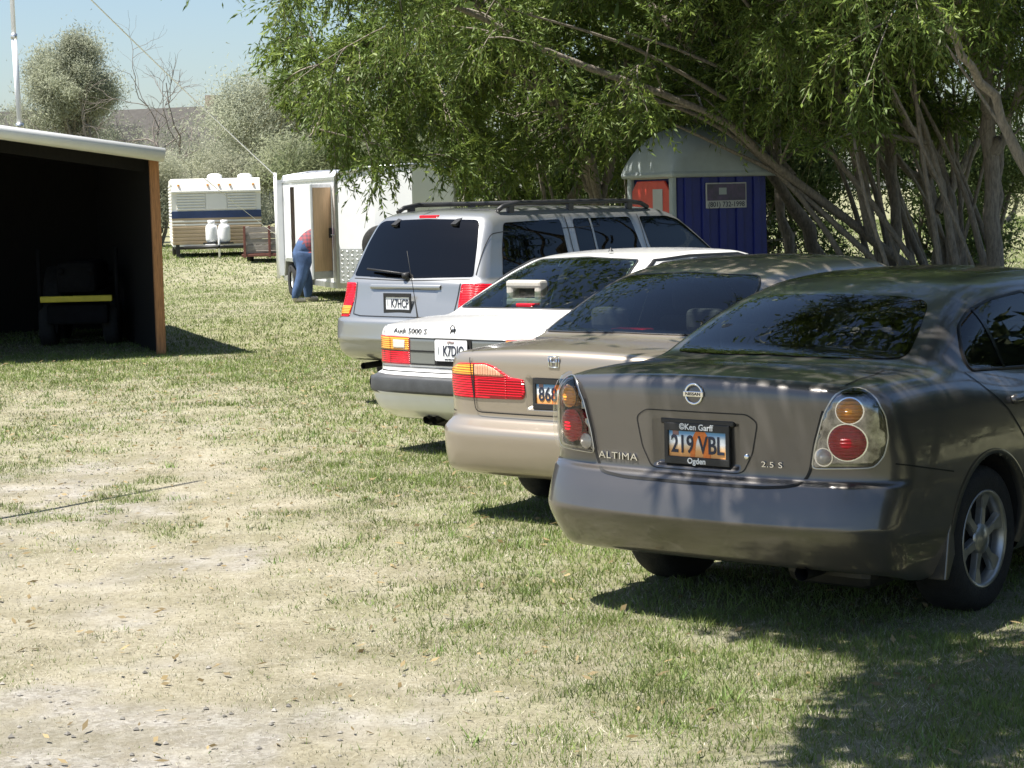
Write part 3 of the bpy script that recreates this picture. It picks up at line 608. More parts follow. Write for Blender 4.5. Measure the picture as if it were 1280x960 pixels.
# ------------------------------------------------------------------ beige sedan
def beige():
    root = car_root('beige', 'parked_sedan', 'beige metallic sedan between the white sedan and the dark bronze one')
    B = CarBuild('beige', root); P = MATS['paint_beige']; G = MATS['gap']
    rw = [(.68, 1.03), (0, 1.045), (-.68, 1.03), (-.60, 1.17), (-.535, 1.29), (-.46, 1.342), (0, 1.362), (.46, 1.342), (.535, 1.29), (.60, 1.17)]
    B.window('rear_window', rw, 'rear', MATS['glass'], frit=.018, r=.04, res=.02, seal=MATS['black_plastic'])
    for v in ('right', 'left'):
        B.window('rear_door_window', [(1.30, .985), (1.36, 1.10), (1.52, 1.22), (1.72, 1.30), (2.06, 1.335), (2.10, .965)], v, MATS['glass'], frit=.022, r=.05, seal=MATS['chrome'])
        B.window('front_door_window', [(2.18, .962), (2.14, 1.34), (2.7, 1.335), (2.95, 1.29), (3.25, 1.13), (3.48, .97), (3.48, .95)], v, MATS['glass'], frit=.022, r=.04, seal=MATS['chrome'])
        B.ribbon('door_gap', [(1.22, .98), (1.30, .88), (1.44, .72), (1.48, .56), (1.50, .26)], v, .007, G); B.ribbon('door_gap', [(2.14, .96), (2.16, .7), (2.16, .26)], v, .007, G, off=.004)
        B.ribbon('side_moulding', [(.75, .52), (1.0, .70), (1.5, .56), (3.4, .56)], v, .05, P, off=.004, raise_=.01) if False else B.ribbon('side_moulding', [(1.52, .56), (3.35, .56)], v, .05, P, off=.004, raise_=.012)
        B.handle(1.42, .83, v, P); B.handle(2.36, .82, v, P); B.ribbon('bumper_gap', [(.18, .615), (.45, .61), (.72, .60)], v, .006, G)
    B.window('windshield', [(.62, 1.02), (-.62, 1.02), (-.50, 1.34), (.50, 1.34)], 'front', MATS['glass'], frit=.03, r=.06, res=.05, off=.012)
    lamp = [(.80, .70), (.818, .79), (.80, .86), (.72, .897), (.504, .905), (.43, .888), (.312, .829), (.212, .820), (.207, .74), (.225, .707), (.552, .700)]
    amb = [(.805, .832), (.795, .862), (.72, .892), (.585, .895), (.585, .832)]; pink = [(.582, .832), (.582, .895), (.506, .898), (.436, .88), (.350, .836), (.36, .832)]
    for sg in (1, -1):
        o = rounded(lamp, .015, 3); o = o if sg > 0 else mir(o)
        h = B.patch('tail_lamp', o, 'rear', MATS['lens_red'], off=.006, res=.02, skirt=.012)
        for p, m, nm in ((amb, 'lens_amber', 'amber_lens'), (pink, 'lens_pink', 'reverse_lens')):
            q = rounded(p, .008, 3); B.patch(nm, q if sg > 0 else mir(q), 'rear', MATS[m], off=.009, res=.02, parent=h, skirt=.003)
        for k in range(7):
            z0 = .725+k*.0145; B.ribbon('lens_rib', [(sg*.23, z0), (sg*.56, z0)], 'rear', .005, MATS['lens_red'], off=.0065, parent=h, raise_=.003)
        B.ribbon('lens_divider', [(sg*.59, .705), (sg*.585, .90)], 'rear', .008, G, off=.010, parent=h)
        for zz in (.715,): B.ribbon('lens_divider', [(sg*.345, .705), (sg*.345, .84)], 'rear', .006, MATS['lens_red'], off=.008, parent=h, raise_=.003)
    gl = [(.632, .97), (.615, .93), (.59, .70), (.582, .635), (.55, .622), (0, .622)]
    gp = np.array(gl+[(-a, b) for a, b in gl[-2::-1]]); B.ribbon('trunk_gap', np.array(rounded(gp, .02, 3))[4:-4], 'rear', .007, G, off=.0105)
    for sg in (1, -1): B.ribbon('trunk_gap', [(.16, sg*.64), (.45, sg*.665), (.66, sg*.64)], 'top', .007, G, off=.0025)
    B.shell(P, [('underbody', under, MATS['blackout']), ('rear_bumper', lambda C, N: (C[:, 0] < .72) & (C[:, 2] < .618), P),
                ('trunk_lid', lambda C, N: (C[:, 0] < .66) & (np.abs(C[:, 1]) < np.interp(C[:, 2], [.6, .7, .93, 1.2], [.58, .59, .615, .65])) & (C[:, 2] > .6), P),
                ('roof', lambda C, N: (C[:, 2] > 1.35), P)], ztop=1.45)
    B.arches(P); B.wheels(rim_spokes(7, .042, MATS['hubcap']))
    x = B.S.cast('rear', [(0, .745)])[0][0]; B.plate(-.005, .745, x-.012, 'arch', '868 UE', frame=(None, None))
    xe = B.S.cast('rear', [(0, .925)])[0][0]
    mb = MB()
    for (y0, z0, y1, z1) in ((.034, -.028, .036, .03), (-.034, -.028, -.036, .03), (.036, .03, -.036, .03), (.034, -.028, -.034, -.028), (.016, -.02, .020, .022), (-.016, -.02, -.020, .022), (.017, 0, -.017, 0)):
        mb.tube([(xe-.004, y0, .925+z0), (xe-.004, y1, .925+z1)], .0042 if abs(y0) > .03 else .0055, 6)
    mb.build('emblem', MATS['chrome'], root)
    mb = MB(); mb.tube([(.10, -.45, .25), (.9, -.45, .26)], .03, 12, caps=False); mb.build('exhaust_pipe', MATS['dark_metal'], root)
    B.interior(MATS['seat_grey'], 2, shelf_x=.72, seat_x=(1.35, 2.3), headz=(1.08, 1.14)); B.mirrors(3.12, .94, .86, P)
    MB().box(.80, .92, -.12, .12, 1.03, 1.065, .01).build('centre_brake_lamp', MATS['lens_red'], root)
beige()

# ------------------------------------------------------------------ white sedan
def white():
    root = car_root('white', 'parked_sedan', 'boxy white older sedan with dark bumper strip, between silver wagon and beige sedan')
    B = CarBuild('white', root); P = MATS['paint_white']; G = MATS['gap']
    rw = [(.69, 1.015), (0, 1.025), (-.69, 1.015), (-.625, 1.13), (-.55, 1.26), (-.475, 1.352), (0, 1.372), (.475, 1.352), (.55, 1.26), (.625, 1.13)]
    B.window('rear_window', rw, 'rear', MATS['glass_green'], frit=.014, r=.03, res=.02, seal=MATS['black_plastic'])
    for v in ('right', 'left'):
        B.window('quarter_window', [(1.26, .985), (1.33, 1.09), (1.50, 1.22), (1.56, 1.255), (1.60, .965)], v, MATS['glass_green'], frit=.02, r=.03)
        B.window('rear_door_window', [(1.64, .965), (1.60, 1.275), (1.8, 1.325), (2.20, 1.34), (2.24, .945)], v, MATS['glass_green'], frit=.02, r=.03, seal=MATS['black_plastic'])
        B.window('front_door_window', [(2.29, .945), (2.25, 1.345), (2.80, 1.34), (3.05, 1.29), (3.36, 1.11), (3.62, .945)], v, MATS['glass_green'], frit=.02, r=.03, seal=MATS['black_plastic'])
        B.ribbon('drip_rail', [(1.30, 1.10), (1.5, 1.245), (1.75, 1.345), (2.2, 1.365), (2.85, 1.36), (3.10, 1.30), (3.3, 1.19)], v, .03, MATS['black_plastic'], off=.004, raise_=.012)
        B.ribbon('side_moulding', [(.15, .51), (.74, .51)], v, .10, MATS['bumper_rubber'], off=.004, raise_=.012); B.ribbon('side_moulding', [(1.52, .50), (3.4, .50)], v, .09, MATS['bumper_rubber'], off=.004, raise_=.012)
        B.ribbon('door_gap', [(1.24, .98), (1.36, .80), (1.5, .60), (1.52, .26)], v, .007, G); B.ribbon('door_gap', [(2.26, .94), (2.28, .7), (2.28, .26)], v, .007, G, off=.004)
        B.handle(1.55, .80, v, MATS['black_plastic']); B.handle(2.45, .80, v, MATS['black_plastic'])
    B.window('windshield', [(.62, 1.0), (-.62, 1.0), (-.52, 1.33), (.52, 1.33)], 'front', MATS['glass_green'], frit=.03, r=.05, res=.05, off=.012)
    def rect(y0, y1, z0, z1): return np.array([(y0, z0), (y1, z0), (y1, z1), (y0, z1)])
    pn = B.patch('tail_panel', rounded(rect(-.452, .452, .652, .850), .004, 2), 'rear', MATS['lens_dark'], off=.004, res=.03, skirt=.012)
    for z in (.655, .752, .846): B.ribbon('panel_strip', [(-.448, z), (.448, z)], 'rear', .008 if z != .752 else .012, G, off=.007, parent=pn)
    for sg in (1, -1):
        def mm(p): p = np.array(p); return p if sg > 0 else mir(p)
        h = B.patch('tail_lamp', mm(rounded(rect(.455, .835, .650, .852), .006, 2)), 'rear', MATS['lens_red'], off=.006, res=.02, skirt=.014)
        a = B.patch('amber_lens', mm(rounded(rect(.459, .832, .752, .849), .005, 2)), 'rear', MATS['lens_amber'], off=.009, res=.02, skirt=.004, parent=h)
        B.patch('reverse_lens', mm(rounded(rect(.50, .625, .768, .828), .004, 2)), 'rear', MATS['lens_clear'], off=.012, res=.02, skirt=.004, parent=h)
        B.ribbon('lens_divider', [(sg*.66, .652), (sg*.66, .85)], 'rear', .005, G, off=.0125, parent=h)
        B.ribbon('lens_divider', [(sg*.46, .75), (sg*.82, .75)], 'rear', .006, G, off=.0125, parent=h)
    B.ribbon('trunk_gap', [(-.80, .632), (.80, .632)], 'rear', .006, G, off=.003); B.ribbon('trunk_gap', [(-.80, .596), (.80, .596)], 'rear', .012, G, off=.003)
    for sg in (1, -1): B.ribbon('trunk_gap', [(.18, sg*.75), (.5, sg*.74), (.72, sg*.70)], 'top', .006, G, off=.0025)
    B.shell(P, [('underbody', under, MATS['blackout']), ('bumper_strip', lambda C, N: (C[:, 0] < .75) & (C[:, 2] < .578) & (C[:, 2] > .452), MATS['bumper_rubber']),
                ('rear_bumper', lambda C, N: (C[:, 0] < .75) & (C[:, 2] < .46), P), ('trunk_lid', lambda C, N: (C[:, 0] < .74) & (np.abs(C[:, 1]) < .75) & (C[:, 2] > .632), P), ('roof', lambda C, N: (C[:, 2] > 1.35), P)], ztop=1.42)
    B.arches(P); B.wheels(rim_spokes(5, .07, MATS['hubcap']))
    x = B.S.cast('rear', [(0, .765)])[0][0]; B.plate(.03, .765, x-.022, 'call', 'K7DJO')
    MB().box(x-.010, x-.005, -.15, .20, .66, .85, .002).build('plate_recess', MATS['blackout'], root)
    B.on_body('Audi 5000 S', .452, .893, .052, MATS['black_plastic'], sx=1.36, sy=1.0, bold=.0, ext=.001, lift=.004)
    xe = B.S.cast('rear', [(.03, .905)])[0][0]; mb = MB(); M = Matrix.Translation((xe-.004, .03, .905))
    for dz in (-.015, .018): mb.lathe([(.020+.005*math.cos(t), .004*math.sin(t)) for t in np.linspace(0, 2*math.pi, 8, endpoint=False)], n=24, axis='x', M=M@Matrix.Translation((0, 0, dz)), closed=True)
    mb.build('emblem', MATS['dark_metal'], root)
    mb = MB(); mb.tube([(.12, .30, .255), (.25, .30, .27), (.9, .25, .27)], .028, 12, caps=False); mb.tube([(.12, .22, .255), (.25, .22, .27), (.9, .2, .27)], .028, 12, caps=False); mb.build('exhaust_pipe', MATS['dark_metal'], root)
    MB().box(.28, .75, -.1, .5, .19, .33, .05).build('muffler', MATS['dark_metal'], root)
    B.interior(MATS['seat_grey'], 0, shelf_x=.82, seat_x=(1.38, 2.3), headz=(1.02, 1.10)); B.mirrors(3.15, .92, .87, P)
    for y in (.17,):   # tall open-centred rear headrests
        mb = MB(); y0, y1 = y-.17, y+.17
        mb.box(1.10, 1.20, y0, y1, 1.16, 1.22, .02); mb.box(1.10, 1.20, y0, y1, 1.02, 1.085, .02); mb.box(1.105, 1.195, y0, y0+.07, 1.04, 1.20, .02); mb.box(1.105, 1.195, y1-.07, y1, 1.04, 1.20, .02)
        mb.build('headrest', MATS['seat_cream'], root)
    MB().box(.90, 1.0, -.08, .08, 1.02, 1.06, .01).build('centre_brake_lamp', MATS['lens_red'], root)
    MB().tube([(.62, .80, .93), (.60, .81, 1.1), (.55, .83, 1.46)], [.008, .003, .002], 6).build('antenna', MATS['dark_metal'], root)
    MB().lathe([(.001, .03), (.008, .02), (.022, 0)], n=12, M=Matrix.Translation((1.85, -.1, 1.41))).build('roof_fin', MATS['black_plastic'], root)
white()

# ------------------------------------------------------------------ silver wagon
def silver():
    root = car_root('silver', 'parked_suv', 'tall silver sport utility wagon with black roof rack, farthest of the parked cars')
    B = CarBuild('silver', root); P = MATS['paint_silver']; G = MATS['gap']; D = MATS['glass_dark']
    B.window('rear_window', [(.715, 1.165), (0, 1.15), (-.715, 1.165), (-.655, 1.45), (-.60, 1.625), (-.55, 1.652), (0, 1.665), (.55, 1.652), (.60, 1.625), (.655, 1.45)], 'rear', D, frit=.02, r=.03, res=.025)
    for v in ('right', 'left'):
        B.window('quarter_window', [(.52, 1.155), (.60, 1.40), (.70, 1.62), (1.50, 1.635), (1.48, 1.14)], v, D, frit=.02, r=.04)
        w = B.window('rear_door_window', [(1.66, 1.14), (1.68, 1.635), (2.55, 1.635), (2.66, 1.14)], v, D, frit=.02, r=.04)
        B.ribbon('window_divider', [(1.92, 1.15), (1.93, 1.63)], v, .03, P, off=.008, parent=w, raise_=.004)
        B.window('front_door_window', [(2.80, 1.14), (2.70, 1.635), (3.15, 1.63), (3.32, 1.59), (3.62, 1.39), (3.92, 1.17), (3.92, 1.14)], v, D, frit=.02, r=.04)
        for pts in ([(1.58, 1.66), (1.57, 1.1), (1.60, .9), (1.5, .7), (1.52, .45)], [(2.68, 1.66), (2.72, 1.1), (2.72, .45)]): B.ribbon('door_gap', pts, v, .008, G, off=.004)
        B.ribbon('side_moulding', [(1.55, .70), (3.5, .70)], v, .09, MATS['bumper_rubber'], off=.004, raise_=.012)
        B.handle(1.75, 1.02, v, MATS['black_plastic']); B.handle(2.86, 1.02, v, MATS['black_plastic'])
    B.window('windshield', [(.66, 1.18), (-.66, 1.18), (-.56, 1.64), (.56, 1.64)], 'front', MATS['glass'], frit=.03, r=.06, res=.06, off=.012)
    lamp = np.array([(.655, .80), (.63, .95), (.635, 1.105), (.84, 1.105), (.862, 1.0), (.865, .80)])
    for sg in (1, -1):
        o = rounded(lamp, .02, 3); o = o if sg > 0 else mir(o); h = B.patch('tail_lamp', o, 'rear', MATS['lens_red'], off=.006, res=.02, skirt=.012)
        q = rounded([(.66, .825), (.645, .90), (.85, .90), (.85, .825)], .01, 3); B.patch('amber_lens', q if sg > 0 else mir(q), 'rear', MATS['lens_amber'], off=.009, res=.02, skirt=.004, parent=h)
        # lamp wraps round the corner
        v = 'left' if sg > 0 else 'right'; B.patch('side_lens', rounded([(.20, .80), (.19, 1.105), (.42, 1.10), (.34, .80)], .02, 3), v, MATS['lens_red'], off=.005, res=.025, skirt=.006, parent=h)
        B.ribbon('gate_gap', [(sg*.70, 1.66), (sg*.735, 1.18)], 'rear', .008, G, off=.005); B.ribbon('gate_gap', [(sg*.62, 1.11), (sg*.60, .83), (sg*.50, .815)], 'rear', .008, G, off=.004)
        mb = MB(); mb.prism([(.42, 1.60), (.53, 1.675), (.53, 1.69), (.40, 1.62)], sg*.36-.03, sg*.36+.03, axis='y'); mb.build('glass_hinge', MATS['black_plastic'], root)
    B.ribbon('gate_gap', [(-.5, .815), (.5, .815)], 'rear', .008, G, off=.003); B.ribbon('glass_gap', [(-.70, 1.143), (0, 1.13), (.70, 1.143)], 'rear', .008, G, off=.003)
    B.ribbon('grab_bar', [(-.42, 1.075), (.42, 1.075)], 'rear', .045, P, off=.004, raise_=.02)
    B.shell(P, [('underbody', under, MATS['blackout']), ('rear_bumper', lambda C, N: (C[:, 0] < .62) & (C[:, 2] < .815), P),
                ('liftgate', lambda C, N: (C[:, 0] < .6) & (np.abs(C[:, 1]) < np.interp(C[:, 2], [.8, 1.11, 1.18, 1.66], [.6, .62, .735, .70])) & (C[:, 2] < 1.69), P), ('roof', lambda C, N: (C[:, 2] > 1.67), P)], ztop=1.78)
    B.arches(P); B.wheels(rim_spokes(5, .08, MATS['alloy']))
    x = B.S.cast('rear', [(0, .93)])[0][0]; B.plate(.03, .935, x-.014, 'call', 'K7HCP', frame=(None, None))
    xs = B.S.cast('rear', [(0, 1.685)])[0][0]; MB().box(xs-.015, xs+.04, -.11, .11, 1.668, 1.70, .008).build('high_brake_lamp', MATS['lens_red'], root)
    xw = B.S.cast('rear', [(0, 1.18)])[0][0]; mb = MB(); mb.tube([(xw-.03, 0, 1.15), (xw-.035, 0, 1.20)], .035, 10); mb.tube([(xw-.04, 0, 1.19), (xw-.02, .30, 1.215), (xw+.0, .50, 1.23)], .010, 6); mb.build('rear_wiper', MATS['black_plastic'], root)
    for sg in (1, -1):
        mb = MB(); mb.tube([(.72, sg*.60, 1.725), (.80, sg*.60, 1.765), (1.0, sg*.60, 1.79), (2.6, sg*.60, 1.787), (2.85, sg*.60, 1.76), (2.95, sg*.60, 1.72)], .022, 8)
        for xx in (.9, 1.75, 2.65): mb.box(xx-.04, xx+.04, sg*.60-.02, sg*.60+.02, 1.70, 1.785, .01)
        mb.build('roof_rail', MATS['black_plastic'], root)
    for xx in (1.05, 2.2): MB().box(xx-.03, xx+.03, -.60, .60, 1.787, 1.812, .01).build('roof_crossbar', MATS['black_plastic'], root)
    mb = MB(); mb.tube([(.55, -.70, 1.13), (.52, -.72, 1.5)], .003, 5); 
    mb.bm.free()
    xa = B.S.cast('rear', [(-.15, .95)])[0][0]
    B.interior(MATS['seat_dark'], 3, seat_x=(1.6, 2.7), headz=(1.25, 1.3)); B.mirrors(3.55, 1.15, .88, P)
    mb = MB(); mb.tube([(.1, .5, .36), (.9, .5, .38)], .03, 10, caps=False); mb.build('exhaust_pipe', MATS['dark_metal'], root)
silver()
# ------------------------------------------------------------------ ground and grass
class VNoise:
    def __init__(s, seed): s.t = np.random.default_rng(seed).random((256, 256))
    def __call__(s, x, y, sc=1.0, octv=4, gain=.5):
        v = 0; a = 1; tot = 0
        for o in range(octv):
            u = x*sc*2**o+17.3*o; w = y*sc*2**o+9.1*o; i = np.floor(u).astype(int); j = np.floor(w).astype(int); fx = u-i; fy = w-j
            fx = fx*fx*(3-2*fx); fy = fy*fy*(3-2*fy); g = lambda a_, b_: s.t[a_ & 255, b_ & 255]
            v = v+a*((g(i, j)*(1-fx)+g(i+1, j)*fx)*(1-fy)+(g(i, j+1)*(1-fx)+g(i+1, j+1)*fx)*fy); tot += a; a *= gain
        return v/tot
NA, NB, NC_, ND = VNoise(1), VNoise(2), VNoise(3), VNoise(4)
def gz(x, y):
    d = (x-2.2)*.987+(y-22)*.16
    return .42*sstep(42, 56, y)+.30*sstep(.2, 1.4, d)*sstep(14, 18, y)+.035*(NA(x, y, .35, 2)-.5)*sstep(10, 16, np.abs(y-2)+np.abs(x))
def cover(x, y):
    "returns greenness 0..1, bareness 0..1"
    lx = np.interp(y, [0, 5.9, 8.1, 11.3, 13.3, 18, 24, 30, 60], [1.6, .85, .15, -.45, -1.1, -2.3, -3.2, -3.8, -6])
    n1 = NA(x, y, 1.5, 5, .65); n2 = NB(x, y, .45, 4, .6); n3 = NC_(x, y, 2.2, 4, .6)
    side = sstep(-1.5, .9, x-lx)
    far = .80*sstep(16, 24, y)
    mid = .45*sstep(12.5, 17, y)
    n4 = ND(x, y, 6.0, 3, .6)
    g = np.maximum(np.maximum(side*.88, far), mid)+1.1*(n1-.5)+.8*(n2-.5)+.6*(n3-.5)+.4*(n4-.5)+.06
    clump = sstep(.62, .74, NB(x+40, y+11, 1.1, 4, .6))*.7*sstep(8, 11, y)
    g = np.clip(np.maximum(g, clump), 0, 1)
    band = np.exp(-((y-12.4)/2.0)**2)*sstep(.6, -.4, x-lx+1.2)*.75 + sstep(9.5, 6.0, y)*sstep(.3, -1.6, x)*.42+.35*np.exp(-((y-36)/3)**2)*np.exp(-((x+3.8)/2.2)**2)*1.6
    b = np.clip(band*.75+1.3*(NC_(x+5, y+3, .7, 5, .6)-.52)+1.5*(n3-.5)+1.1*(n4-.5)+.06-.8*g, 0, 1)*.85
    fb = sstep(40, 50, y); g = np.maximum(g, fb*(.55+.3*n2)); b = b*(1-fb)
    return g, b
GREEN = np.array([.14, .205, .06]); STRAW = np.array([.44, .415, .32]); GRAVEL = np.array([.49, .465, .41])
def build_ground():
    ang = np.concatenate([np.linspace(-R(24), R(24), 150), np.linspace(R(24), 2*math.pi-R(24), 60)[1:-1]]); rad = np.concatenate([[.05, 1.5, 3], np.geomspace(4.2, 90, 190), np.geomspace(100, 4500, 26)])
    A, Rr = np.meshgrid(ang, rad); X = np.sin(A)*Rr; Y = np.cos(A)*Rr; Z = gz(X, Y); n = len(ang); m = len(rad)
    i, j = np.meshgrid(np.arange(m-1), np.arange(n), indexing='ij'); j2 = (j+1) % n
    Q = np.stack([i*n+j, (i+1)*n+j, (i+1)*n+j2, i*n+j2], -1).reshape(-1, 4)
    g, b = cover(X, Y); col = np.stack([g, b, np.zeros_like(g)], -1).reshape(-1, 3)
    m_ = bpy.data.materials.new('ground_soil'); m_.use_nodes = True; N = m_.node_tree.nodes; L = m_.node_tree.links; bs = N['Principled BSDF']; bs.inputs['Roughness'].default_value = .95; bs.inputs['Specular IOR Level'].default_value = .15
    at_ = N.new('ShaderNodeAttribute'); at_.attribute_name = 'tint'; sp = N.new('ShaderNodeSeparateColor'); L.new(at_.outputs['Color'], sp.inputs[0]); tc = N.new('ShaderNodeTexCoord')
    def noise(sc, det=6, ro=.65):
        t = N.new('ShaderNodeTexNoise'); t.inputs['Scale'].default_value = sc; t.inputs['Detail'].default_value = det; t.inputs['Roughness'].default_value = ro; L.new(tc.outputs['Object'], t.inputs['Vector']); return t.outputs['Fac']
    def mix(f, a, b):
        x = N.new('ShaderNodeMix'); x.data_type = 'RGBA'
        for s_, v in (('Factor', f), ('A', a), ('B', b)):
            if isinstance(v, tuple): x.inputs[s_].default_value = v
            else: L.new(v, x.inputs[s_])
        return x.outputs['Result']
    def ramp(v, p0, p1):
        r = N.new('ShaderNodeMapRange'); r.inputs['From Min'].default_value = p0; r.inputs['From Max'].default_value = p1; L.new(v, r.inputs['Value']); return r.outputs[0]
    def mth(op, a, b):
        r = N.new('ShaderNodeMath'); r.operation = op; r.use_clamp = True
        for k, v in ((0, a), (1, b)):
            if isinstance(v, (int, float)): r.inputs[k].default_value = v
            else: L.new(v, r.inputs[k])
        return r.outputs[0]
    straw = mix(ramp(noise(34, 8, .75), .32, .68), (.22, .195, .135, 1), (.45, .415, .315, 1)); grn = mix(ramp(noise(22), .3, .7), (.12, .145, .05, 1), (.25, .26, .12, 1))
    vor = N.new('ShaderNodeTexVoronoi'); vor.inputs['Scale'].default_value = 55; L.new(tc.outputs['Object'], vor.inputs['Vector'])
    grav = mix(vor.outputs['Color'], (.21, .195, .17, 1), (.46, .44, .40, 1)); grav = mix(ramp(noise(3.5, 8, .75), .42, .68), grav, (.29, .26, .205, 1))
    c = mix(mth('MULTIPLY', sp.outputs[0], ramp(noise(6), .15, .6)), straw, grn)
    c = mix(ramp(mth('ADD', mth('MULTIPLY', sp.outputs[1], 1.1), mth('MULTIPLY', noise(14), .35)), .25, .75), c, grav)
    c = mix(mth('MULTIPLY', ramp(noise(1.6, 8, .7), .42, .70), .75), c, (.15, .135, .075, 1)); c = mix(mth('MULTIPLY', ramp(noise(4.2, 8, .75), .50, .74), .6), c, (.46, .43, .36, 1))
    L.new(c, bs.inputs['Base Color'])
    bp = N.new('ShaderNodeBump'); bp.inputs['Strength'].default_value = .8; bp.inputs['Distance'].default_value = .02; L.new(noise(70, 8, .75), bp.inputs['Height']); L.new(bp.outputs[0], bs.inputs['Normal'])
    o = mesh_np('ground', np.stack([X, Y, Z], -1).reshape(-1, 3), Q, m_, smooth=True, col=col); tag(o, kind='structure')
def leaf_mat(name, trans=.35, rough=.6, hue=.5, use_tint=True, base=(.1, .15, .04), var=.35):
    m = bpy.data.materials.new(name); m.use_nodes = True; N = m.node_tree.nodes; L = m.node_tree.links; bs = N['Principled BSDF']; out = N['Material Output']
    bs.inputs['Roughness'].default_value = rough; bs.inputs['Specular IOR Level'].default_value = .3
    if use_tint:
        a = N.new('ShaderNodeAttribute'); a.attribute_name = 'tint'; c = a.outputs['Color']
    else:
        g = N.new('ShaderNodeNewGeometry'); hs = N.new('ShaderNodeMapRange'); hs.inputs['To Min'].default_value = 1-var; hs.inputs['To Max'].default_value = 1+var; L.new(g.outputs['Random Per Island'], hs.inputs['Value'])
        mx = N.new('ShaderNodeMix'); mx.data_type = 'RGBA'; mx.blend_type = 'MULTIPLY'; mx.inputs['Factor'].default_value = 1; mx.inputs['A'].default_value = (*base, 1); L.new(hs.outputs[0], mx.inputs['B']); c = mx.outputs['Result']
    L.new(c, bs.inputs['Base Color']); t = N.new('ShaderNodeBsdfTranslucent'); L.new(c, t.inputs[0]); ms = N.new('ShaderNodeMixShader'); ms.inputs[0].default_value = trans
    L.new(bs.outputs[0], ms.inputs[1]); L.new(t.outputs[0], ms.inputs[2]); L.new(ms.outputs[0], out.inputs[0]); MATS[name] = m; return m
leaf_mat('grass_blade', .3, .7)
def build_grass():
    V = []; F = []; C = []; off = 0
    for (y0, y1, den, h, w, lean) in ((4.6, 9, 8200, .020, .0024, 1.2), (9, 15, 4200, .021, .0032, 1.2), (15, 26, 1450, .023, .005, 1.2), (26, 45, 450, .025, .007, 1.2), (45, 75, 150, .032, .014, 1.2)):
        half = .275; A = half*(y1**2-y0**2)+1.2*(y1-y0); n = int(A*den)
        y = np.sqrt(RNG.random(n)*(y1**2-y0**2)+y0**2); x = (RNG.random(n)*2-1)*(half*y+.6)
        g, b = cover(x, y); fine = NB(x*3, y*3, 1.3, 3, .6); tuft = ND(x, y, 5.0, 2, .5)
        p = np.clip(.34+.85*g+.3*(tuft-.4)-.55*b, .10, 1)*np.clip(.35+1.3*fine, 0, 1); k = RNG.random(n) < p; x, y, g, b, tuft = x[k], y[k], g[k], b[k], tuft[k]; n = len(x)
        isg = RNG.random(n) < np.clip(g*.80+.02+.6*(tuft-.5), .10, .86)
        tone = .62+.72*NA(x+9, y+2, 1.7, 3, .6)[:, None]*1.0
        c = tone*np.where(isg[:, None], GREEN*(.65+.8*RNG.random((n, 1)))+np.array([.05, .03, .0])*RNG.random((n, 1)), STRAW*(.48+.8*RNG.random((n, 1))))
        hh = h*(.45+.9*RNG.random(n))*(.7+.7*g)*np.where(tuft > .66, 1.5, 1)*np.where(b > .3, .6, 1); a = RNG.random(n)*2*math.pi; la = RNG.random(n)*2*math.pi; ln = hh*lean*RNG.random(n)*np.where(isg, 1, 1.7); hh = hh*np.where(isg, 1, .6)
        z = gz(x, y); ww = w*(.6+.8*RNG.random(n)); dx = np.cos(a)*ww; dy = np.sin(a)*ww
        v = np.stack([np.stack([x-dx, y-dy, z-.004], 1), np.stack([x+dx, y+dy, z-.004], 1), np.stack([x+np.cos(la)*ln, y+np.sin(la)*ln, z+hh], 1)], 1).reshape(-1, 3)
        V.append(v); F.append(off+np.arange(3*n).reshape(-1, 3)); C.append(np.repeat(c, 3, 0)); off += 3*n
    # broad weed leaves and taller tufts
    n = 700; y = np.sqrt(RNG.random(n)*(24**2-5**2)+25); x = (RNG.random(n)*2-1)*(.275*y+.4); g, b = cover(x, y); k = RNG.random(n) < .8*g; x, y = x[k], y[k]; n = len(x); m = 16
    a = RNG.random((n, m))*2*math.pi; h = (.03+.035*RNG.random((n, 1)))*(.5+.8*RNG.random((n, m))); ln = h*(.3+.9*RNG.random((n, m))); X = (x[:, None]+RNG.normal(size=(n, m))*.035).ravel(); Y = (y[:, None]+RNG.normal(size=(n, m))*.035).ravel(); a = a.ravel(); h = h.ravel(); ln = ln.ravel(); z = gz(X, Y); w = .004
    v = np.stack([np.stack([X-np.sin(a)*w, Y+np.cos(a)*w, z], 1), np.stack([X+np.sin(a)*w, Y-np.cos(a)*w, z], 1), np.stack([X+np.cos(a)*ln, Y+np.sin(a)*ln, z+h], 1)], 1).reshape(-1, 3)
    c = np.repeat(np.repeat(GREEN*(.7+.7*RNG.random((n, 1))), m, 0)*(.8+.4*RNG.random((n*m, 1))), 3, 0); V.append(v); F.append(off+np.arange(3*n*m).reshape(-1, 3)); C.append(c); off += 3*n*m
    o = mesh_np('grass', np.concatenate(V), np.concatenate(F), MATS['grass_blade'], col=np.concatenate(C))
    tag(o, 'short patchy green and straw coloured grass across the yard', 'grass', kind='stuff')
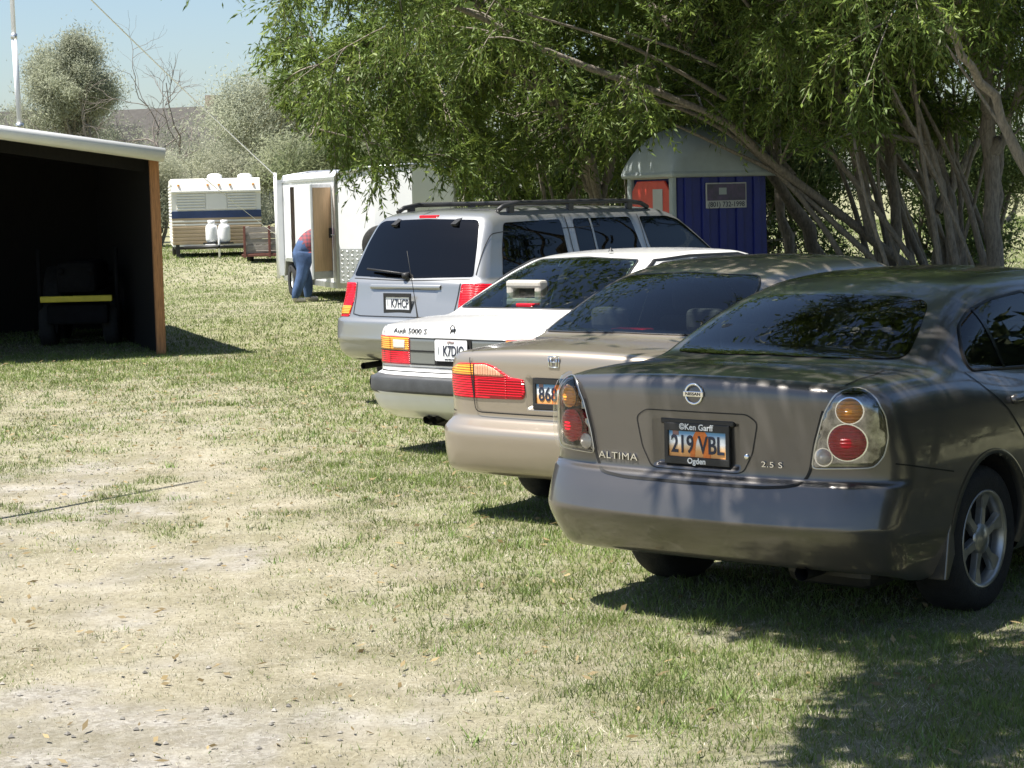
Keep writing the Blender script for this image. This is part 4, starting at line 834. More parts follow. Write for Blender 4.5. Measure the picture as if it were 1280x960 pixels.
def scatter():
    # pebbles on the bare patches and dry leaf litter
    rng = np.random.default_rng(5); base = np.array([(1, 0, 0), (-1, 0, 0), (0, 1, 0), (0, -1, 0), (0, 0, .6), (0, 0, -.6)], float); fc = np.array([(0, 2, 4), (2, 1, 4), (1, 3, 4), (3, 0, 4), (2, 0, 5), (1, 2, 5), (3, 1, 5), (0, 3, 5)])
    n = 16000; y = np.sqrt(rng.random(n)*(22**2-4.8**2)+4.8**2); x = (rng.random(n)*2-1)*(.275*y+.4); g, b = cover(x, y); k = rng.random(n) < np.clip(b*1.4, .04, 1); x, y = x[k], y[k]; n = len(x)
    s = .004+.010*rng.random(n)**2.5; a = rng.random(n)*6.28; P = base[None]*s[:, None, None]*(.7+.6*rng.random((n, 6, 1))); Xr = P[..., 0]*np.cos(a)[:, None]-P[..., 1]*np.sin(a)[:, None]; Yr = P[..., 0]*np.sin(a)[:, None]+P[..., 1]*np.cos(a)[:, None]
    V = np.stack([x[:, None]+Xr, y[:, None]+Yr, gz(x, y)[:, None]+P[..., 2]+s[:, None]*.3], -1).reshape(-1, 3); F = (fc[None]+6*np.arange(n)[:, None, None]).reshape(-1, 3); c = np.repeat((.16+.30*rng.random((n, 1)))*np.array([1, .95, .86]), 6, 0)
    tag(mesh_np('gravel', V, F, MATS['grass_blade'], col=c), 'pale loose pebbles scattered on the bare ground', 'gravel', kind='stuff')
    n = 3800; y = np.sqrt(rng.random(n)*(26**2-4.8**2)+4.8**2); x = (rng.random(n)*2-1)*(.275*y+.4); a = rng.random(n)*6.28; d = np.stack([np.cos(a), np.sin(a), rng.normal(size=n)*.25], 1); q = np.stack([-np.sin(a), np.cos(a), rng.normal(size=n)*.5], 1); p = np.stack([x, y, gz(x, y)+.012+.012*rng.random(n)], 1); L = (.025+.04*rng.random(n))[:, None]; W = L*.16
    V = np.stack([p, p+d*L*.45+q*W, p+d*L, p+d*L*.45-q*W], 1).reshape(-1, 3); c = np.repeat(np.array([.30, .23, .12])*(.5+.9*rng.random((n, 1))), 4, 0)
    tag(mesh_np('leaf_litter', V, np.arange(4*n).reshape(-1, 4), MATS['grass_blade'], col=c), 'dry fallen leaves and straw bits strewn over the grass', 'leaf litter', kind='stuff')
build_ground(); build_grass(); scatter()
# ------------------------------------------------------------------ structures and vehicles in the yard
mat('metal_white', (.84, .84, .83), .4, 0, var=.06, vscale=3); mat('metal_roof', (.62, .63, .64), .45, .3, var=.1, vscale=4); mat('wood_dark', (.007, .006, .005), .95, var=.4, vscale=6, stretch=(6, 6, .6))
mat('wood_post', (.42, .20, .085), .8, var=.35, vscale=9, stretch=(8, 8, .7), bump=.4, bscale=30); mat('wood_grey', (.26, .235, .21), .9, var=.4, vscale=8, stretch=(.6, 6, 6), bump=.5, bscale=30)
mat('rust_red', (.16, .06, .045), .8, var=.35, vscale=10); mat('plywood', (.52, .36, .22), .75, var=.15, vscale=5, stretch=(5, 5, .6)); mat('yellow_paint', (.75, .62, .05), .5, var=.15); mat('tractor_dark', (.010, .010, .011), .95, var=.3, spec=.2)
mat('cream', (.76, .745, .68), .5, var=.06, vscale=2); mat('navy', (.03, .055, .14), .45, var=.15); mat('tan_panel', (.42, .32, .20), .55, var=.1, vscale=2); mat('tank_white', (.80, .80, .80), .35); mat('amber_small', (.8, .3, .02), .3); mat('window_grey', (.18, .19, .2), .2)
mat('aluminium', (.58, .59, .6), .35, .8, var=.1, vscale=8); mat('trailer_white', (.76, .77, .78), .35, var=.04, vscale=2, coat=.4)
mat('potty_blue', (.007, .016, .17), .45, var=.15, vscale=3); mat('potty_roof', (.33, .37, .37), .5, var=.12, vscale=4); mat('potty_red', (.62, .055, .03), .45, var=.12); mat('sign_dark', (.05, .05, .07), .5, base2=(.12, .08, .16), vscale=12); mat('sign_white', (.45, .45, .43), .5)
mat('rope', (.80, .80, .78), .8); mat('brick_wall', (.30, .24, .19), .9, var=.15, vscale=1.5); mat('roof_brown', (.058, .054, .048), .9, var=.25, vscale=3, bump=.3, bscale=8); mat('house_wall', (.22, .20, .17), .85, var=.08, vscale=.8); mat('house_trim', (.35, .33, .3), .7)
def frame_M(o, xdir):
    x = Vector((xdir[0], xdir[1], 0)).normalized(); y = Vector((-x.y, x.x, 0)); return math.atan2(x.y, x.x)

def shed():
    root = empty('open_shed', (-4.34, 25.6, 0), math.atan2(.31, .95), 'dark open-fronted wooden shed with white metal roof edge and orange corner post', 'shed')
    W, D = 7.5, 6.0     # local x runs right along the front (0 = corner post), y runs back
    zr = lambda x: 2.46-.155*x
    MB().prism([(-.055, -.1), (.055, -.1), (.048, zr(.06)-.05), (-.062, zr(-.08)-.05)], -.05, .05, axis='y', bev=.006).build('corner_post', MATS['wood_post'], root)
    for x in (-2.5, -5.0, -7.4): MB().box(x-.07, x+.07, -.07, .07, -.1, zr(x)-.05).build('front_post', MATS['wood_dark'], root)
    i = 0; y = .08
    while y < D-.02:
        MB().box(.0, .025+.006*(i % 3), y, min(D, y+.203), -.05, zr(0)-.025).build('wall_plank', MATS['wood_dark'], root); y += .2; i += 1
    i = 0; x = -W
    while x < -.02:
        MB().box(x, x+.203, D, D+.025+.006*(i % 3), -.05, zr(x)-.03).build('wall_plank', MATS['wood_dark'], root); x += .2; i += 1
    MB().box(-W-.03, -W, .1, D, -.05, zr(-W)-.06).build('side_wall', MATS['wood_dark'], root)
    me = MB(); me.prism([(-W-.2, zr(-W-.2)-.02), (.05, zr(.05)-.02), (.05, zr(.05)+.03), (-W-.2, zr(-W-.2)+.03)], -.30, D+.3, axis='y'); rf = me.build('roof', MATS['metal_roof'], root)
    MB().prism([(-W-.15, zr(-W-.15)-.035), (.04, zr(.04)-.035), (.04, zr(.04)-.022), (-W-.15, zr(-W-.15)-.022)], -.27, D+.27, axis='y').build('roof_shade_sheet', MATS['wood_dark'], root)  # dark sheet added to stand in for the shade under the roof
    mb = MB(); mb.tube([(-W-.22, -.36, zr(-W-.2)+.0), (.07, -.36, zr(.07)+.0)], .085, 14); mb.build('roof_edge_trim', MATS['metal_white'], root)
    MB().box(-W, -.02, .30, .40, 0, .14, M=Matrix.Translation((0, 0, zr(0)-.21))@Matrix.Shear('XY', 4, (0, 0)) @ Matrix(((1, 0, 0, 0), (0, 1, 0, 0), (-.155, 0, 1, 0), (0, 0, 0, 1)))).build('front_beam', MATS['wood_dark'], root)
    # machine parked inside
    t = empty('farm_machine', (-5.75, 27.3, 0), math.atan2(.10, .95)*.5, 'dark machine with a yellow bar across its front, inside the open shed', 'machine')
    MB().box(-.44, .50, -.06, .06, .60, .68, .01).build('yellow_bar', MATS['yellow_paint'], t)
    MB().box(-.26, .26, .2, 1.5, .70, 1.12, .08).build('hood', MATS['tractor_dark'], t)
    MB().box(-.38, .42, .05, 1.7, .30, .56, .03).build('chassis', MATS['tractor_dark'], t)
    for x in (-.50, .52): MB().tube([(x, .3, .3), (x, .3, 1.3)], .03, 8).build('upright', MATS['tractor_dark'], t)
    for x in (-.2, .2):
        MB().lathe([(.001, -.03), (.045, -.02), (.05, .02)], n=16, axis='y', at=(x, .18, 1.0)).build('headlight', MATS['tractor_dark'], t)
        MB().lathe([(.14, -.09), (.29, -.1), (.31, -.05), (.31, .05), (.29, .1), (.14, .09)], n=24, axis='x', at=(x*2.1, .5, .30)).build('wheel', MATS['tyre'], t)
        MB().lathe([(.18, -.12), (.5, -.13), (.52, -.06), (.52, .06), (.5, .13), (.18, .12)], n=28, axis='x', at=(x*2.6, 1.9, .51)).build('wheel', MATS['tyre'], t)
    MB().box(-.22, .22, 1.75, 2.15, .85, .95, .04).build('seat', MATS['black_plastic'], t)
shed()

def camper():
    z0 = .42; root = empty('travel_trailer', (-7.86, 56.0, z0), R(10.0), 'old cream travel trailer with navy stripe and tan lower panel on the far grass', 'camper')
    w = 1.19; D = 5.2
    bt, tp = .30, 2.12
    MB().prism([(-.02, bt), (0, 1.0), (.0, 1.75), (.12, tp-.02), (.3, tp), (D-.2, tp), (D, tp-.15), (D, bt)], -w, w, axis='x', bev=.0).build('body', MATS['cream'], root)
    for i in range(6):
        z = 1.28+i*.075
        for s in (-1, 1): MB().box(s*.68-.38, s*.68+.38, -.035, .0, z, z+.05, .012).build('louvre_slat', MATS['cream'], root)
    MB().box(-.28, .28, -.03, 0, 1.28, 1.72, .01).build('window_panel', MATS['cream'], root)
    MB().box(-w-.01, w+.01, -.06, .02, 1.735, 1.80, .015).build('rock_guard_ledge', MATS['cream'], root)
    MB().box(-w-.004, w+.004, -.025, .02, 1.06, 1.25).build('navy_stripe', MATS['navy'], root)
    for z in (.86, .95): MB().box(-w, w, -.026, .0, z, z+.05, .01).build('cream_rib', MATS['cream'], root)
    for i in range(5): MB().box(-w, w, -.032, .0, .36+i*.098, .36+i*.098+.085, .015).build('tan_rib', MATS['tan_panel'], root)
    MB().box(-w-.002, w+.002, -.022, .03, .355, 1.06).build('lower_panel', MATS['tan_panel'], root)
    for i in range(18): MB().box(-w-.02, -w, .05, D-.1, .40+i*.09, .40+i*.09+.06, .008).build('side_rib', MATS['cream'], root)
    MB().box(-w-.012, -w, .03, D-.05, 1.06, 1.25).build('navy_stripe', MATS['navy'], root)
    for x in (-1.0, -.22, .08, .38, 1.0): MB().box(x-.03, x+.03, -.02, .1, 1.93, 1.965, .008).build('marker_lamp', MATS['amber_small'], root)
    for x, y in ((.0, .7), (.85, 1.4)): MB().lathe([(.001, .14), (.12, .13), (.19, .09), (.21, 0)], n=20, at=(x, y, tp)).build('roof_vent', MATS['tank_white'], root)
    for x in (-.17, .17):
        tk = MB().lathe([(.001, .40), (.12, .40), (.155, .45), (.16, .50), (.16, .78), (.14, .86), (.06, .91), (.035, .93)], n=20, at=(x, -.45, 0)).build('propane_tank', MATS['tank_white'], root)
        MB().lathe([(.085, .90), (.095, .92), (.095, 1.0), (.085, 1.0), (.08, .92)], n=14, at=(x, -.45, 0)).build('tank_collar', MATS['tank_white'], tk)
    MB().box(-.40, .40, -.62, -.28, .36, .40).build('tank_tray', MATS['dark_metal'], root)
    mb = MB(); mb.tube([(-.9, 0, .27), (0, -1.2, .30)], .045, 8); mb.build('hitch_beam', MATS['dark_metal'], root); MB().tube([(.9, 0, .265), (0, -1.2, .295)], .045, 8).build('hitch_beam', MATS['dark_metal'], root)
    MB().tube([(0, -1.05, .0), (0, -1.05, .75)], .03, 8).build('jack', MATS['metal_white'], root)
    MB().box(-.35, -.08, -.7, -.6, .22, .36, .01).build('cover_plate', MATS['metal_white'], root)
    for x in (-w+.12, w-.12):
        MB().box(x-.05, x+.05, -.02, .08, .0, .36).build('corner_leg', MATS['dark_metal'], root)
        for y in (2.6, 3.35): MB().lathe([(.16, -.09), (.31, -.1), (.33, -.05), (.33, .05), (.31, .1), (.16, .09)], n=24, axis='x', at=(x, y, .32)).build('wheel', MATS['tyre'], root)
    MB().box(-w+.05, w-.05, .0, D-.1, .22, .298).build('chassis', MATS['dark_metal'], root)
camper()

def hay_wagon():
    root = empty('farm_wagon', (-6.0, 52.0, .36), R(4), 'weathered grey wooden wagon with rusty red frame beside the travel trailer', 'wagon')
    for i in range(4): MB().box(-.62, .62, -.02+.008*(i % 2), .02+.008*(i % 2), .30+i*.15, .30+i*.15+.14, .006).build('side_plank', MATS['wood_grey'], root)
    for i in range(4): MB().box(-.64, -.60, .03, 2.2, .30+i*.15, .30+i*.15+.14, .006).build('side_plank', MATS['wood_grey'], root)
    MB().box(-.6, .6, .0, 2.2, .24, .29).build('bed', MATS['wood_grey'], root)
    for x in (-.62, .0, .62): MB().box(x-.03, x+.03, -.07, -.03, .12, .92, .006).build('stake', MATS['rust_red'], root)
    MB().box(-.7, .7, -.06, .02, .15, .22, .01).build('frame_rail', MATS['rust_red'], root); MB().box(-.7, .7, 2.1, 2.18, .15, .22, .01).build('frame_rail', MATS['rust_red'], root)
    for x in (-.55, .55): MB().lathe([(.1, -.07), (.24, -.08), (.26, 0), (.24, .08), (.1, .07)], n=20, axis='x', at=(x, 1.1, .22)).build('wheel', MATS['tyre'], root)
    MB().box(-.04, .04, -1.5, 0, -.03, .03, .006, M=Matrix.Translation((.35, -.1, .30))@Matrix.Rotation(R(40), 4, 'Z')@Matrix.Rotation(R(-14), 4, 'X')).build('drawbar', MATS['rust_red'], root)
hay_wagon()

def cargo_trailer():
    C0 = (-3.12, 37.7); root = empty('cargo_trailer', (C0[0], C0[1], 0), math.atan2(.30, .954), 'white enclosed cargo trailer with rounded roof and open side door, behind the silver wagon', 'trailer')
    # local x: right along the nose, y: back along the side; body x 0..2.2, y 0..4.9
    W, D, z0, z1 = 2.25, 4.9, .36, 2.30
    prof = [(0, z0), (W, z0), (W, z1-.04), (W-.03, z1+.06), (W-.16, z1+.13), (W/2, z1+.16), (.16, z1+.13), (.03, z1+.06), (0, z1-.04)]
    # shell with a doorway in the curb side
    ny = lambda x: -1.15*(1-abs(x-W/2)/(W/2))**.85
    pts = [(0, z0), (W*.25, z0), (W/2, z0), (W*.75, z0), (W, z0), (W, z1-.04), (W-.03, z1+.06), (W*.75, z1+.14), (W/2, z1+.16), (W*.25, z1+.14), (.03, z1+.06), (0, z1-.04)]
    b = bmesh.new(); vf = [b.verts.new((x, ny(x), z)) for x, z in pts]; vb = [b.verts.new((x, D, z)) for x, z in pts]; b.faces.new(vb[::-1]); n = len(pts)
    for i, j in ((0, 11), (1, 9), (2, 8), (3, 7)):
        pass
    for q4 in ((0, 1, 9, 11), (1, 2, 8, 9), (2, 3, 7, 8), (3, 4, 5, 7)): b.faces.new([vf[k] for k in q4])
    b.faces.new([vf[k] for k in (11, 9, 10)]); b.faces.new([vf[k] for k in (5, 6, 7)])
    for i in range(n-1): b.faces.new((vf[i], vf[i+1], vb[i+1], vb[i]))
    d0, d1, dz0, dz1 = .38, 1.12, .46, 2.16
    def q(y0, y1, za, zb_): b.faces.new([b.verts.new(v) for v in ((0, y0, za), (0, y0, zb_), (0, y1, zb_), (0, y1, za))])
    q(0, d0, z0, z1-.04); q(d1, 3.75, z0, z1-.04); q(4.15, D, z0, z1-.04); q(d0, d1, z0, dz0); q(d0, d1, dz1, z1-.04); q(3.75, 4.15, z0, z0+.15); q(3.75, 4.15, z1-.15, z1-.04)
    bmesh.ops.remove_doubles(b, verts=b.verts, dist=.001); bmesh.ops.recalc_face_normals(b, faces=b.faces)
    me = bpy.data.meshes.new('body'); b.to_mesh(me); b.free(); link('body', me, MATS['trailer_white'], root)
    MB().box(.02, W-.02, .02, D-.02, z0+.01, z0+.04).build('floor', MATS['plywood'], root)
    for f_ in (ny, lambda x: D):
        mb = MB(); mb.tube([(x, f_(x), z) for x, z in pts[5:]], .035, 8); mb.build('roof_corner_trim', MATS['aluminium'], root)
    for (x, y) in ((0, 0), (W, 0), (0, D), (W, D)): MB().box(x-.03, x+.03, y-.03, y+.03, z0-.02, z1).build('corner_trim', MATS['aluminium'], root)
    for x in (0.0, W): MB().box(x-.02, x+.02, .03, D-.03, z1-.06, z1-.01).build('side_rail', MATS['aluminium'], root)
    MB().box(-.02, W+.02, -.02, D+.02, z0-.10, z0-.005).build('chassis', MATS['aluminium'], root)
    for y in (1.6, 2.1, 2.6, 3.1, 3.55): MB().box(-.006, 0, y-.012, y+.012, z0, z1-.06).build('panel_seam', MATS['metal_white'], root)
    # diamond plate guard on the nose
    g = None
    for sgn in (0, 1):
        x0, x1 = (.03, W/2) if sgn == 0 else (W/2, W-.03); xs_ = [x0+(x1-x0)*t/4 for t in range(5)]
        V = np.array([(x, ny(x)-.012, z) for z in (z0, .98) for x in xs_]); Q = np.array([(k, k+1, k+6, k+5) for k in range(4)])
        pl = mesh_np('stone_guard', V, Q, MATS['aluminium'], root); mb = MB()
        for i in range(15):
            for j in range(8):
                x = x0+.03+i*(x1-x0-.06)/14; z = z0+.05+j*.075; k = 1 if (i+j) % 2 else -1
                mb.tube([(x-.018, ny(x-.018)-.014, z-.018*k), (x+.018, ny(x+.018)-.014, z+.018*k)], .006, 4)
        o = mb.build('tread_bumps', MATS['aluminium'], pl); o['kind'] = 'stuff'
    # open side door: plywood inside, aluminium edge; hinged at the front edge of the doorway
    Hn = Vector((-.02, .36, 0)); a = R(-139); M = Matrix.Translation(Hn)@Matrix.Rotation(a, 4, 'Z')
    d = MB().box(0, .60, -.02, .02, .44, 2.16, .004, M=M).build('side_door', MATS['aluminium'], root)
    MB().box(.03, .57, .02, .026, .58, 2.10, M=M).build('door_lining', MATS['plywood'], d); MB().box(.03, .57, .02, .024, .46, .56, M=M).build('kick_panel', MATS['aluminium'], d)
    MB().box(.05, .12, .02, .06, 1.18, 1.36, .01, M=M).build('door_latch', MATS['black_plastic'], d)
    MB().tube([(.1, .05, 1.24), (-.1, .55, 1.1), (-.2, .95, 1.02)], .012, 6, M=M).build('door_stay', MATS['metal_white'], d)
    MB().box(-.012, -.001, 1.35, 1.60, 1.55, 2.05, .003).build('side_window', MATS['window_grey'], root)
    MB().box(-.02, 0, 1.30, 1.65, 1.50, 2.10, .005).build('window_frame', MATS['black_plastic'], root)
    for y in (2.45, 3.20):
        for x in (-.13, W+.13):
            wl_ = MB().lathe([(.17, -.09), (.31, -.1), (.335, -.05), (.335, .05), (.31, .1), (.17, .09)], n=24, axis='x', at=(x, y, .325)).build('wheel', MATS['tyre'], root)
            MB().lathe([(.001, -.04), (.06, -.05), (.12, -.02), (.175, -.06)], n=20, axis='x', at=(x, y, .325)).build('rim', MATS['metal_white'], wl_)
    for x in (-.13, W+.13): MB().prism([(1.95, .40), (2.1, .72), (2.3, .76), (3.35, .76), (3.55, .72), (3.7, .40), (3.62, .40), (3.5, .69), (2.15, .69), (2.03, .40)], x-.13, x+.13, axis='x').build('fender', MATS['aluminium'], root)
    # spare wheel on the nose, hitch
    sp_ = MB().lathe([(.17, -.09), (.33, -.1), (.355, -.05), (.355, .05), (.33, .1), (.17, .09)], n=28, axis='y', M=Matrix.Translation((.62, ny(.62)-.15, 1.05))@Matrix.Rotation(R(-30), 4, 'Z')).build('spare_wheel', MATS['tyre'], root)
    MB().lathe([(.001, -.05), (.09, -.06), (.15, -.02), (.175, -.07)], n=20, axis='y', M=Matrix.Translation((.62, ny(.62)-.15, 1.05))@Matrix.Rotation(R(-30), 4, 'Z')).build('rim', MATS['metal_white'], sp_)
    MB().tube([(.35, 0, .32), (W/2, -2.2, .42)], .05, 8).build('hitch_beam', MATS['dark_metal'], root); MB().tube([(W-.35, 0, .32), (W/2, -2.2, .415)], .05, 8).build('hitch_beam', MATS['dark_metal'], root)
    MB().tube([(W/2, -1.9, .0), (W/2, -1.9, .85)], .035, 8).build('jack', MATS['dark_metal'], root)
    MB().box(-.12, -.02, D-.04, D, z0, z1).build('rear_door', MATS['trailer_white'], root)
    MB().tube([(-.14, D-.02, .3), (-.15, D-.02, 2.45)], .035, 8).build('corner_pole', MATS['metal_white'], root)
cargo_trailer()

def potty():
    root = empty('portable_toilet', (2.32, 25.2, .30), R(22), 'blue portable toilet with grey domed roof and red door, behind the silver wagon', 'toilet')
    w = .62; h = 1.86
    # local x: along the sign side (faces camera side, normal -y); front with door faces -x
    MB().prism([(-w, .10), (w, .10), (w-.03, h), (-w+.03, h)], -w+.02, w-.02, axis='y', bev=.02).build('cabin', MATS['potty_blue'], root)
    for i in range(5):
        x = -w+.16+i*.23
        MB().box(x-.05, x+.05, -w-.008, -w+.03, .16, h-.10, .012).build('wall_rib', MATS['potty_blue'], root)
    MB().box(-w-.04, w+.04, -w-.04, w+.04, .0, .10, .02).build('skid_base', MATS['potty_blue'], root)
    # roof: dome that bulges along x and overhangs
    n = 14; xs = -np.cos(np.linspace(0, math.pi, 20))*(w+.09); a = np.linspace(0, math.pi, n); V = []
    for x in xs:
        for t in a: V.append((x, -math.cos(t)*(w+.08), h-.09+.60*max(0, 1-abs(x/(w+.09))**2.8)**.45*max(0, math.sin(t))**.62))
    V = np.array(V); i, j = np.meshgrid(np.arange(19), np.arange(n-1), indexing='ij'); Q = np.stack([i*n+j, (i+1)*n+j, (i+1)*n+j+1, i*n+j+1], -1).reshape(-1, 4)
    k0 = len(V); V = np.concatenate([V, [[xs[0], 0, h-.06], [xs[-1], 0, h-.06]]]); jj = np.arange(n-1); z_ = np.zeros(n-1, int)
    Q = np.concatenate([Q, np.stack([jj, jj+1, z_+k0, z_+k0], 1), np.stack([19*n+jj+1, 19*n+jj, z_+k0+1, z_+k0+1], 1)]) if False else Q
    rf = mesh_np('domed_roof', V, Q[:, ::-1], MATS['potty_roof'], root, smooth=True)
    MB().box(-w-.10, w+.10, -w-.09, w+.09, h-.13, h-.05, .035).build('roof_rim', MATS['potty_roof'], root)
    # front: pale frame with arched red door
    fr = MB(); fr.box(-w-.05, -w+.01, -w, -w+.10, .10, h, .015); fr.box(-w-.05, -w+.01, w-.10, w, .10, h, .015); fr.box(-w-.049, -w+.009, -w+.1, w-.1, h-.14, h, .015); fr.build('door_frame', MATS['potty_roof'], root)
    d = MB().prism([(-w+.11, .12), (w-.11, .12), (w-.11, h-.28), (w-.25, h-.16), (-w+.25, h-.16), (-w+.11, h-.28)], -w-.035, -w-.005, axis='x', bev=.01).build('door', MATS['potty_red'], root)
    MB().box(-w-.042, -w-.035, -.34, -.08, 1.25, 1.60).build('notice', MATS['sign_white'], d); MB().box(-w-.07, -w-.03, -.42, -.36, .95, 1.1, .01).build('handle', MATS['black_plastic'], d)
    # company sign
    sx = .03; s = MB().box(sx-.27, sx+.27, -w-.030, -w-.014, 1.36, 1.66, .004).build('sign', MATS['sign_white'], root)
    MB().box(sx-.255, sx+.255, -w-.034, -w-.030, 1.45, 1.645).build('sign_picture', MATS['sign_dark'], s)
    MB().box(sx-.10, sx+.0, -w-.037, -w-.034, 1.52, 1.60).build('sign_logo', MATS['potty_roof'], s)
    me = text_mesh('(801) 732-1998', .085, .001, .0008); me.transform(Matrix(((1, 0, 0, sx), (0, 0, -1, -w-.032), (0, 1, 0, 1.402), (0, 0, 0, 1)))@Matrix.Diagonal((.92, 1, 1, 1))); link('lettering', me, MATS['plate_ink'], s)
potty()

def rope(name, a, b, sag, r, label, m='rope'):
    a, b = Vector(a), Vector(b); pts = [a.lerp(b, t)-Vector((0, 0, sag*4*t*(1-t))) for t in np.linspace(0, 1, 14)]
    o = MB().tube(pts, r, 5).build(name, MATS[m]); tag(o, label, 'rope'); return o
mast = empty('mast', (-7.70, 33.0, 0), 0, 'tall slim white mast rising behind the shed roof', 'mast')
MB().tube([(0, 0, 0), (.0, 0, 3.15)], .055, 10).build('lower_section', MATS['metal_white'], mast); MB().tube([(0, 0, 3.1), (-.03, 0, 4.55)], .045, 10).build('middle_section', MATS['metal_white'], mast); MB().tube([(-.03, 0, 4.5), (-.06, 0, 8.5)], .036, 10).build('upper_section', MATS['metal_white'], mast)
for z, x, r in ((3.15, 0, .064), (4.55, -.03, .052)): MB().tube([(x, 0, z-.04), (x, 0, z+.04)], r, 10).build('coupling', MATS['aluminium'], mast)
rope('guy_rope', (-7.74, 33.0, 6.4), (-4.75, 42.35, 2.42), .05, .012, 'white rope slanting down from the mast to the cargo trailer')
rope('thin_wire', (-4.0, 25.4, 2.42), (-4.75, 42.3, 1.2), .02, .004, 'thin wire running from the shed roof corner to the cargo trailer')
lp = empty('leaning_pole', (-3.235, 11.9, 0), 0, 'thin leaning pole left of view whose line shadow crosses the dry ground', 'pole')
MB().tube([(0, 0, -.1), (-.255, .4, 1.5), (-.875, 1.3, 5.0)], [.026, .024, .02], 8).build('shaft', MATS['wood_grey'], lp)

def house(name, loc, rz, w, d, h, rh, label):
    root = empty(name, loc, rz, label, 'house', 'houses beyond the trees')
    MB().box(-w/2, w/2, -d/2, d/2, -1, h).build('wall', MATS['house_wall'], root)
    r = MB().prism([(-d/2-.5, h-.1), (d/2+.5, h-.1), (0, h+rh)], -w/2-.5, w/2+.5, axis='x').build('roof', MATS['roof_brown'], root)
    MB().box(w*.2, w*.2+.7, .3, 1.0, h+rh*.4, h+rh+.7).build('chimney', MATS['brick_wall'], r)
    g = MB().prism([(-2.2, h-.1), (2.2, h-.1), (0, h+rh*.6)], -d/2-1.2, 0, axis='y', M=Matrix.Translation((-w*.2, 0, 0))).build('porch_gable', MATS['roof_brown'], root)
    MB().box(-w*.2-1.9, -w*.2+1.9, -d/2-1.0, -d/2, -1, h-.05).build('porch_wall', MATS['house_wall'], root)
    MB().box(-w/2-.5, w/2+.5, -d/2-.56, -d/2-.50, h-.28, h-.05).build('fascia', MATS['house_trim'], root)
    for x in (-w*.38, w*.08, w*.22, w*.38):
        f = MB().box(x-.7, x+.7, -d/2-.05, -d/2+.02, h-1.9, h-.6).build('window', MATS['window_grey'], root); MB().box(x-.75, x+.75, -d/2-.08, -d/2-.04, h-2.0, h-1.9).build('sill', MATS['house_trim'], f)
house('far_house', (-30.0, 128, 2.2), R(12), 9, 8, 3.0, 2.6, 'brown-roofed house behind the shed roof at far left')
house('far_house', (-21.0, 134, 2.2), R(-24), 9, 8, 3.0, 2.9, 'brown gabled house behind the bare trees')
house('far_house', (-12.5, 140, 1.3), R(14), 9, 8, 2.8, 2.4, 'brown-roofed house seen low between the grey-green trees')
# ------------------------------------------------------------------ trees
mat('bark', (.23, .20, .165), .95, var=.45, vscale=14, stretch=(3, 3, .8), bump=.7, bscale=25); mat('bark_dead', (.19, .165, .145), .95, var=.3, vscale=10)
leaf_mat('willow_leaf', .30, .5, use_tint=True); leaf_mat('olive_leaf', .5, .6, use_tint=True)
def crom(P, n):
    P = np.asarray(P, float); m = len(P); t = np.linspace(0, m-1, n); i = np.clip(t.astype(int), 0, m-2); u = (t-i)[:, None]
    p = lambda k: P[np.clip(k, 0, m-1)]
    a, b, c, d = p(i-1), p(i), p(i+1), p(i+2)
    return .5*((2*b)+(-a+c)*u+(2*a-5*b+4*c-d)*u*u+(-a+3*b-3*c+d)*u**3)
def tubes_np(items, sides=6):
    V = []; Q = []; off = 0
    for pts, r in items:
        pts = np.asarray(pts); n = len(pts); t = np.gradient(pts, axis=0); t /= np.maximum(np.linalg.norm(t, axis=1, keepdims=True), 1e-9)
        ref = np.where(np.abs(t[:, 2:3]) < .9, np.array([[0, 0, 1.]]), np.array([[1., 0, 0]])); u = np.cross(t, ref); u /= np.linalg.norm(u, axis=1, keepdims=True); w = np.cross(t, u)
        a = np.arange(sides)*2*math.pi/sides; ring = pts[:, None]+np.asarray(r)[:, None, None]*(np.cos(a)[None, :, None]*u[:, None]+np.sin(a)[None, :, None]*w[:, None])
        V.append(ring.reshape(-1, 3)); i, j = np.meshgrid(np.arange(n-1), np.arange(sides), indexing='ij'); j2 = (j+1) % sides
        Q.append(off+np.stack([i*sides+j, i*sides+j2, (i+1)*sides+j2, (i+1)*sides+j], -1).reshape(-1, 4)); off += n*sides
    return np.concatenate(V), np.concatenate(Q)
def unit(v): return v/np.maximum(np.linalg.norm(v, axis=-1, keepdims=True), 1e-9)
def leaves(pos, dr, ln, wd, rng):
    n = len(pos); up = unit(rng.normal(size=(n, 3))+np.array([0, 0, .8])); s = unit(np.cross(dr, up)); nn = np.cross(s, dr)
    L = (ln*(.6+.7*rng.random(n)))[:, None]; W = (wd*(.7+.6*rng.random(n)))[:, None]
    a = pos; b = pos+dr*L*.42+s*W-nn*L*.03; c = pos+dr*L-nn*L*.10; d = pos+dr*L*.42-s*W-nn*L*.03
    return np.stack([a, b, c, d], 1).reshape(-1, 3), np.arange(4*n).reshape(-1, 4)
def leaves3(pos, dr, ln, wd, rng):
    n = len(pos); up = unit(rng.normal(size=(n, 3))+np.array([0, 0, .8])); s = unit(np.cross(dr, up)); L = (ln*(.6+.7*rng.random(n)))[:, None]; W = (wd*(.7+.6*rng.random(n)))[:, None]*1.25
    return np.stack([pos-s*W*.5, pos+s*W, pos+dr*L], 1).reshape(-1, 3), np.arange(3*n).reshape(-1, 3)
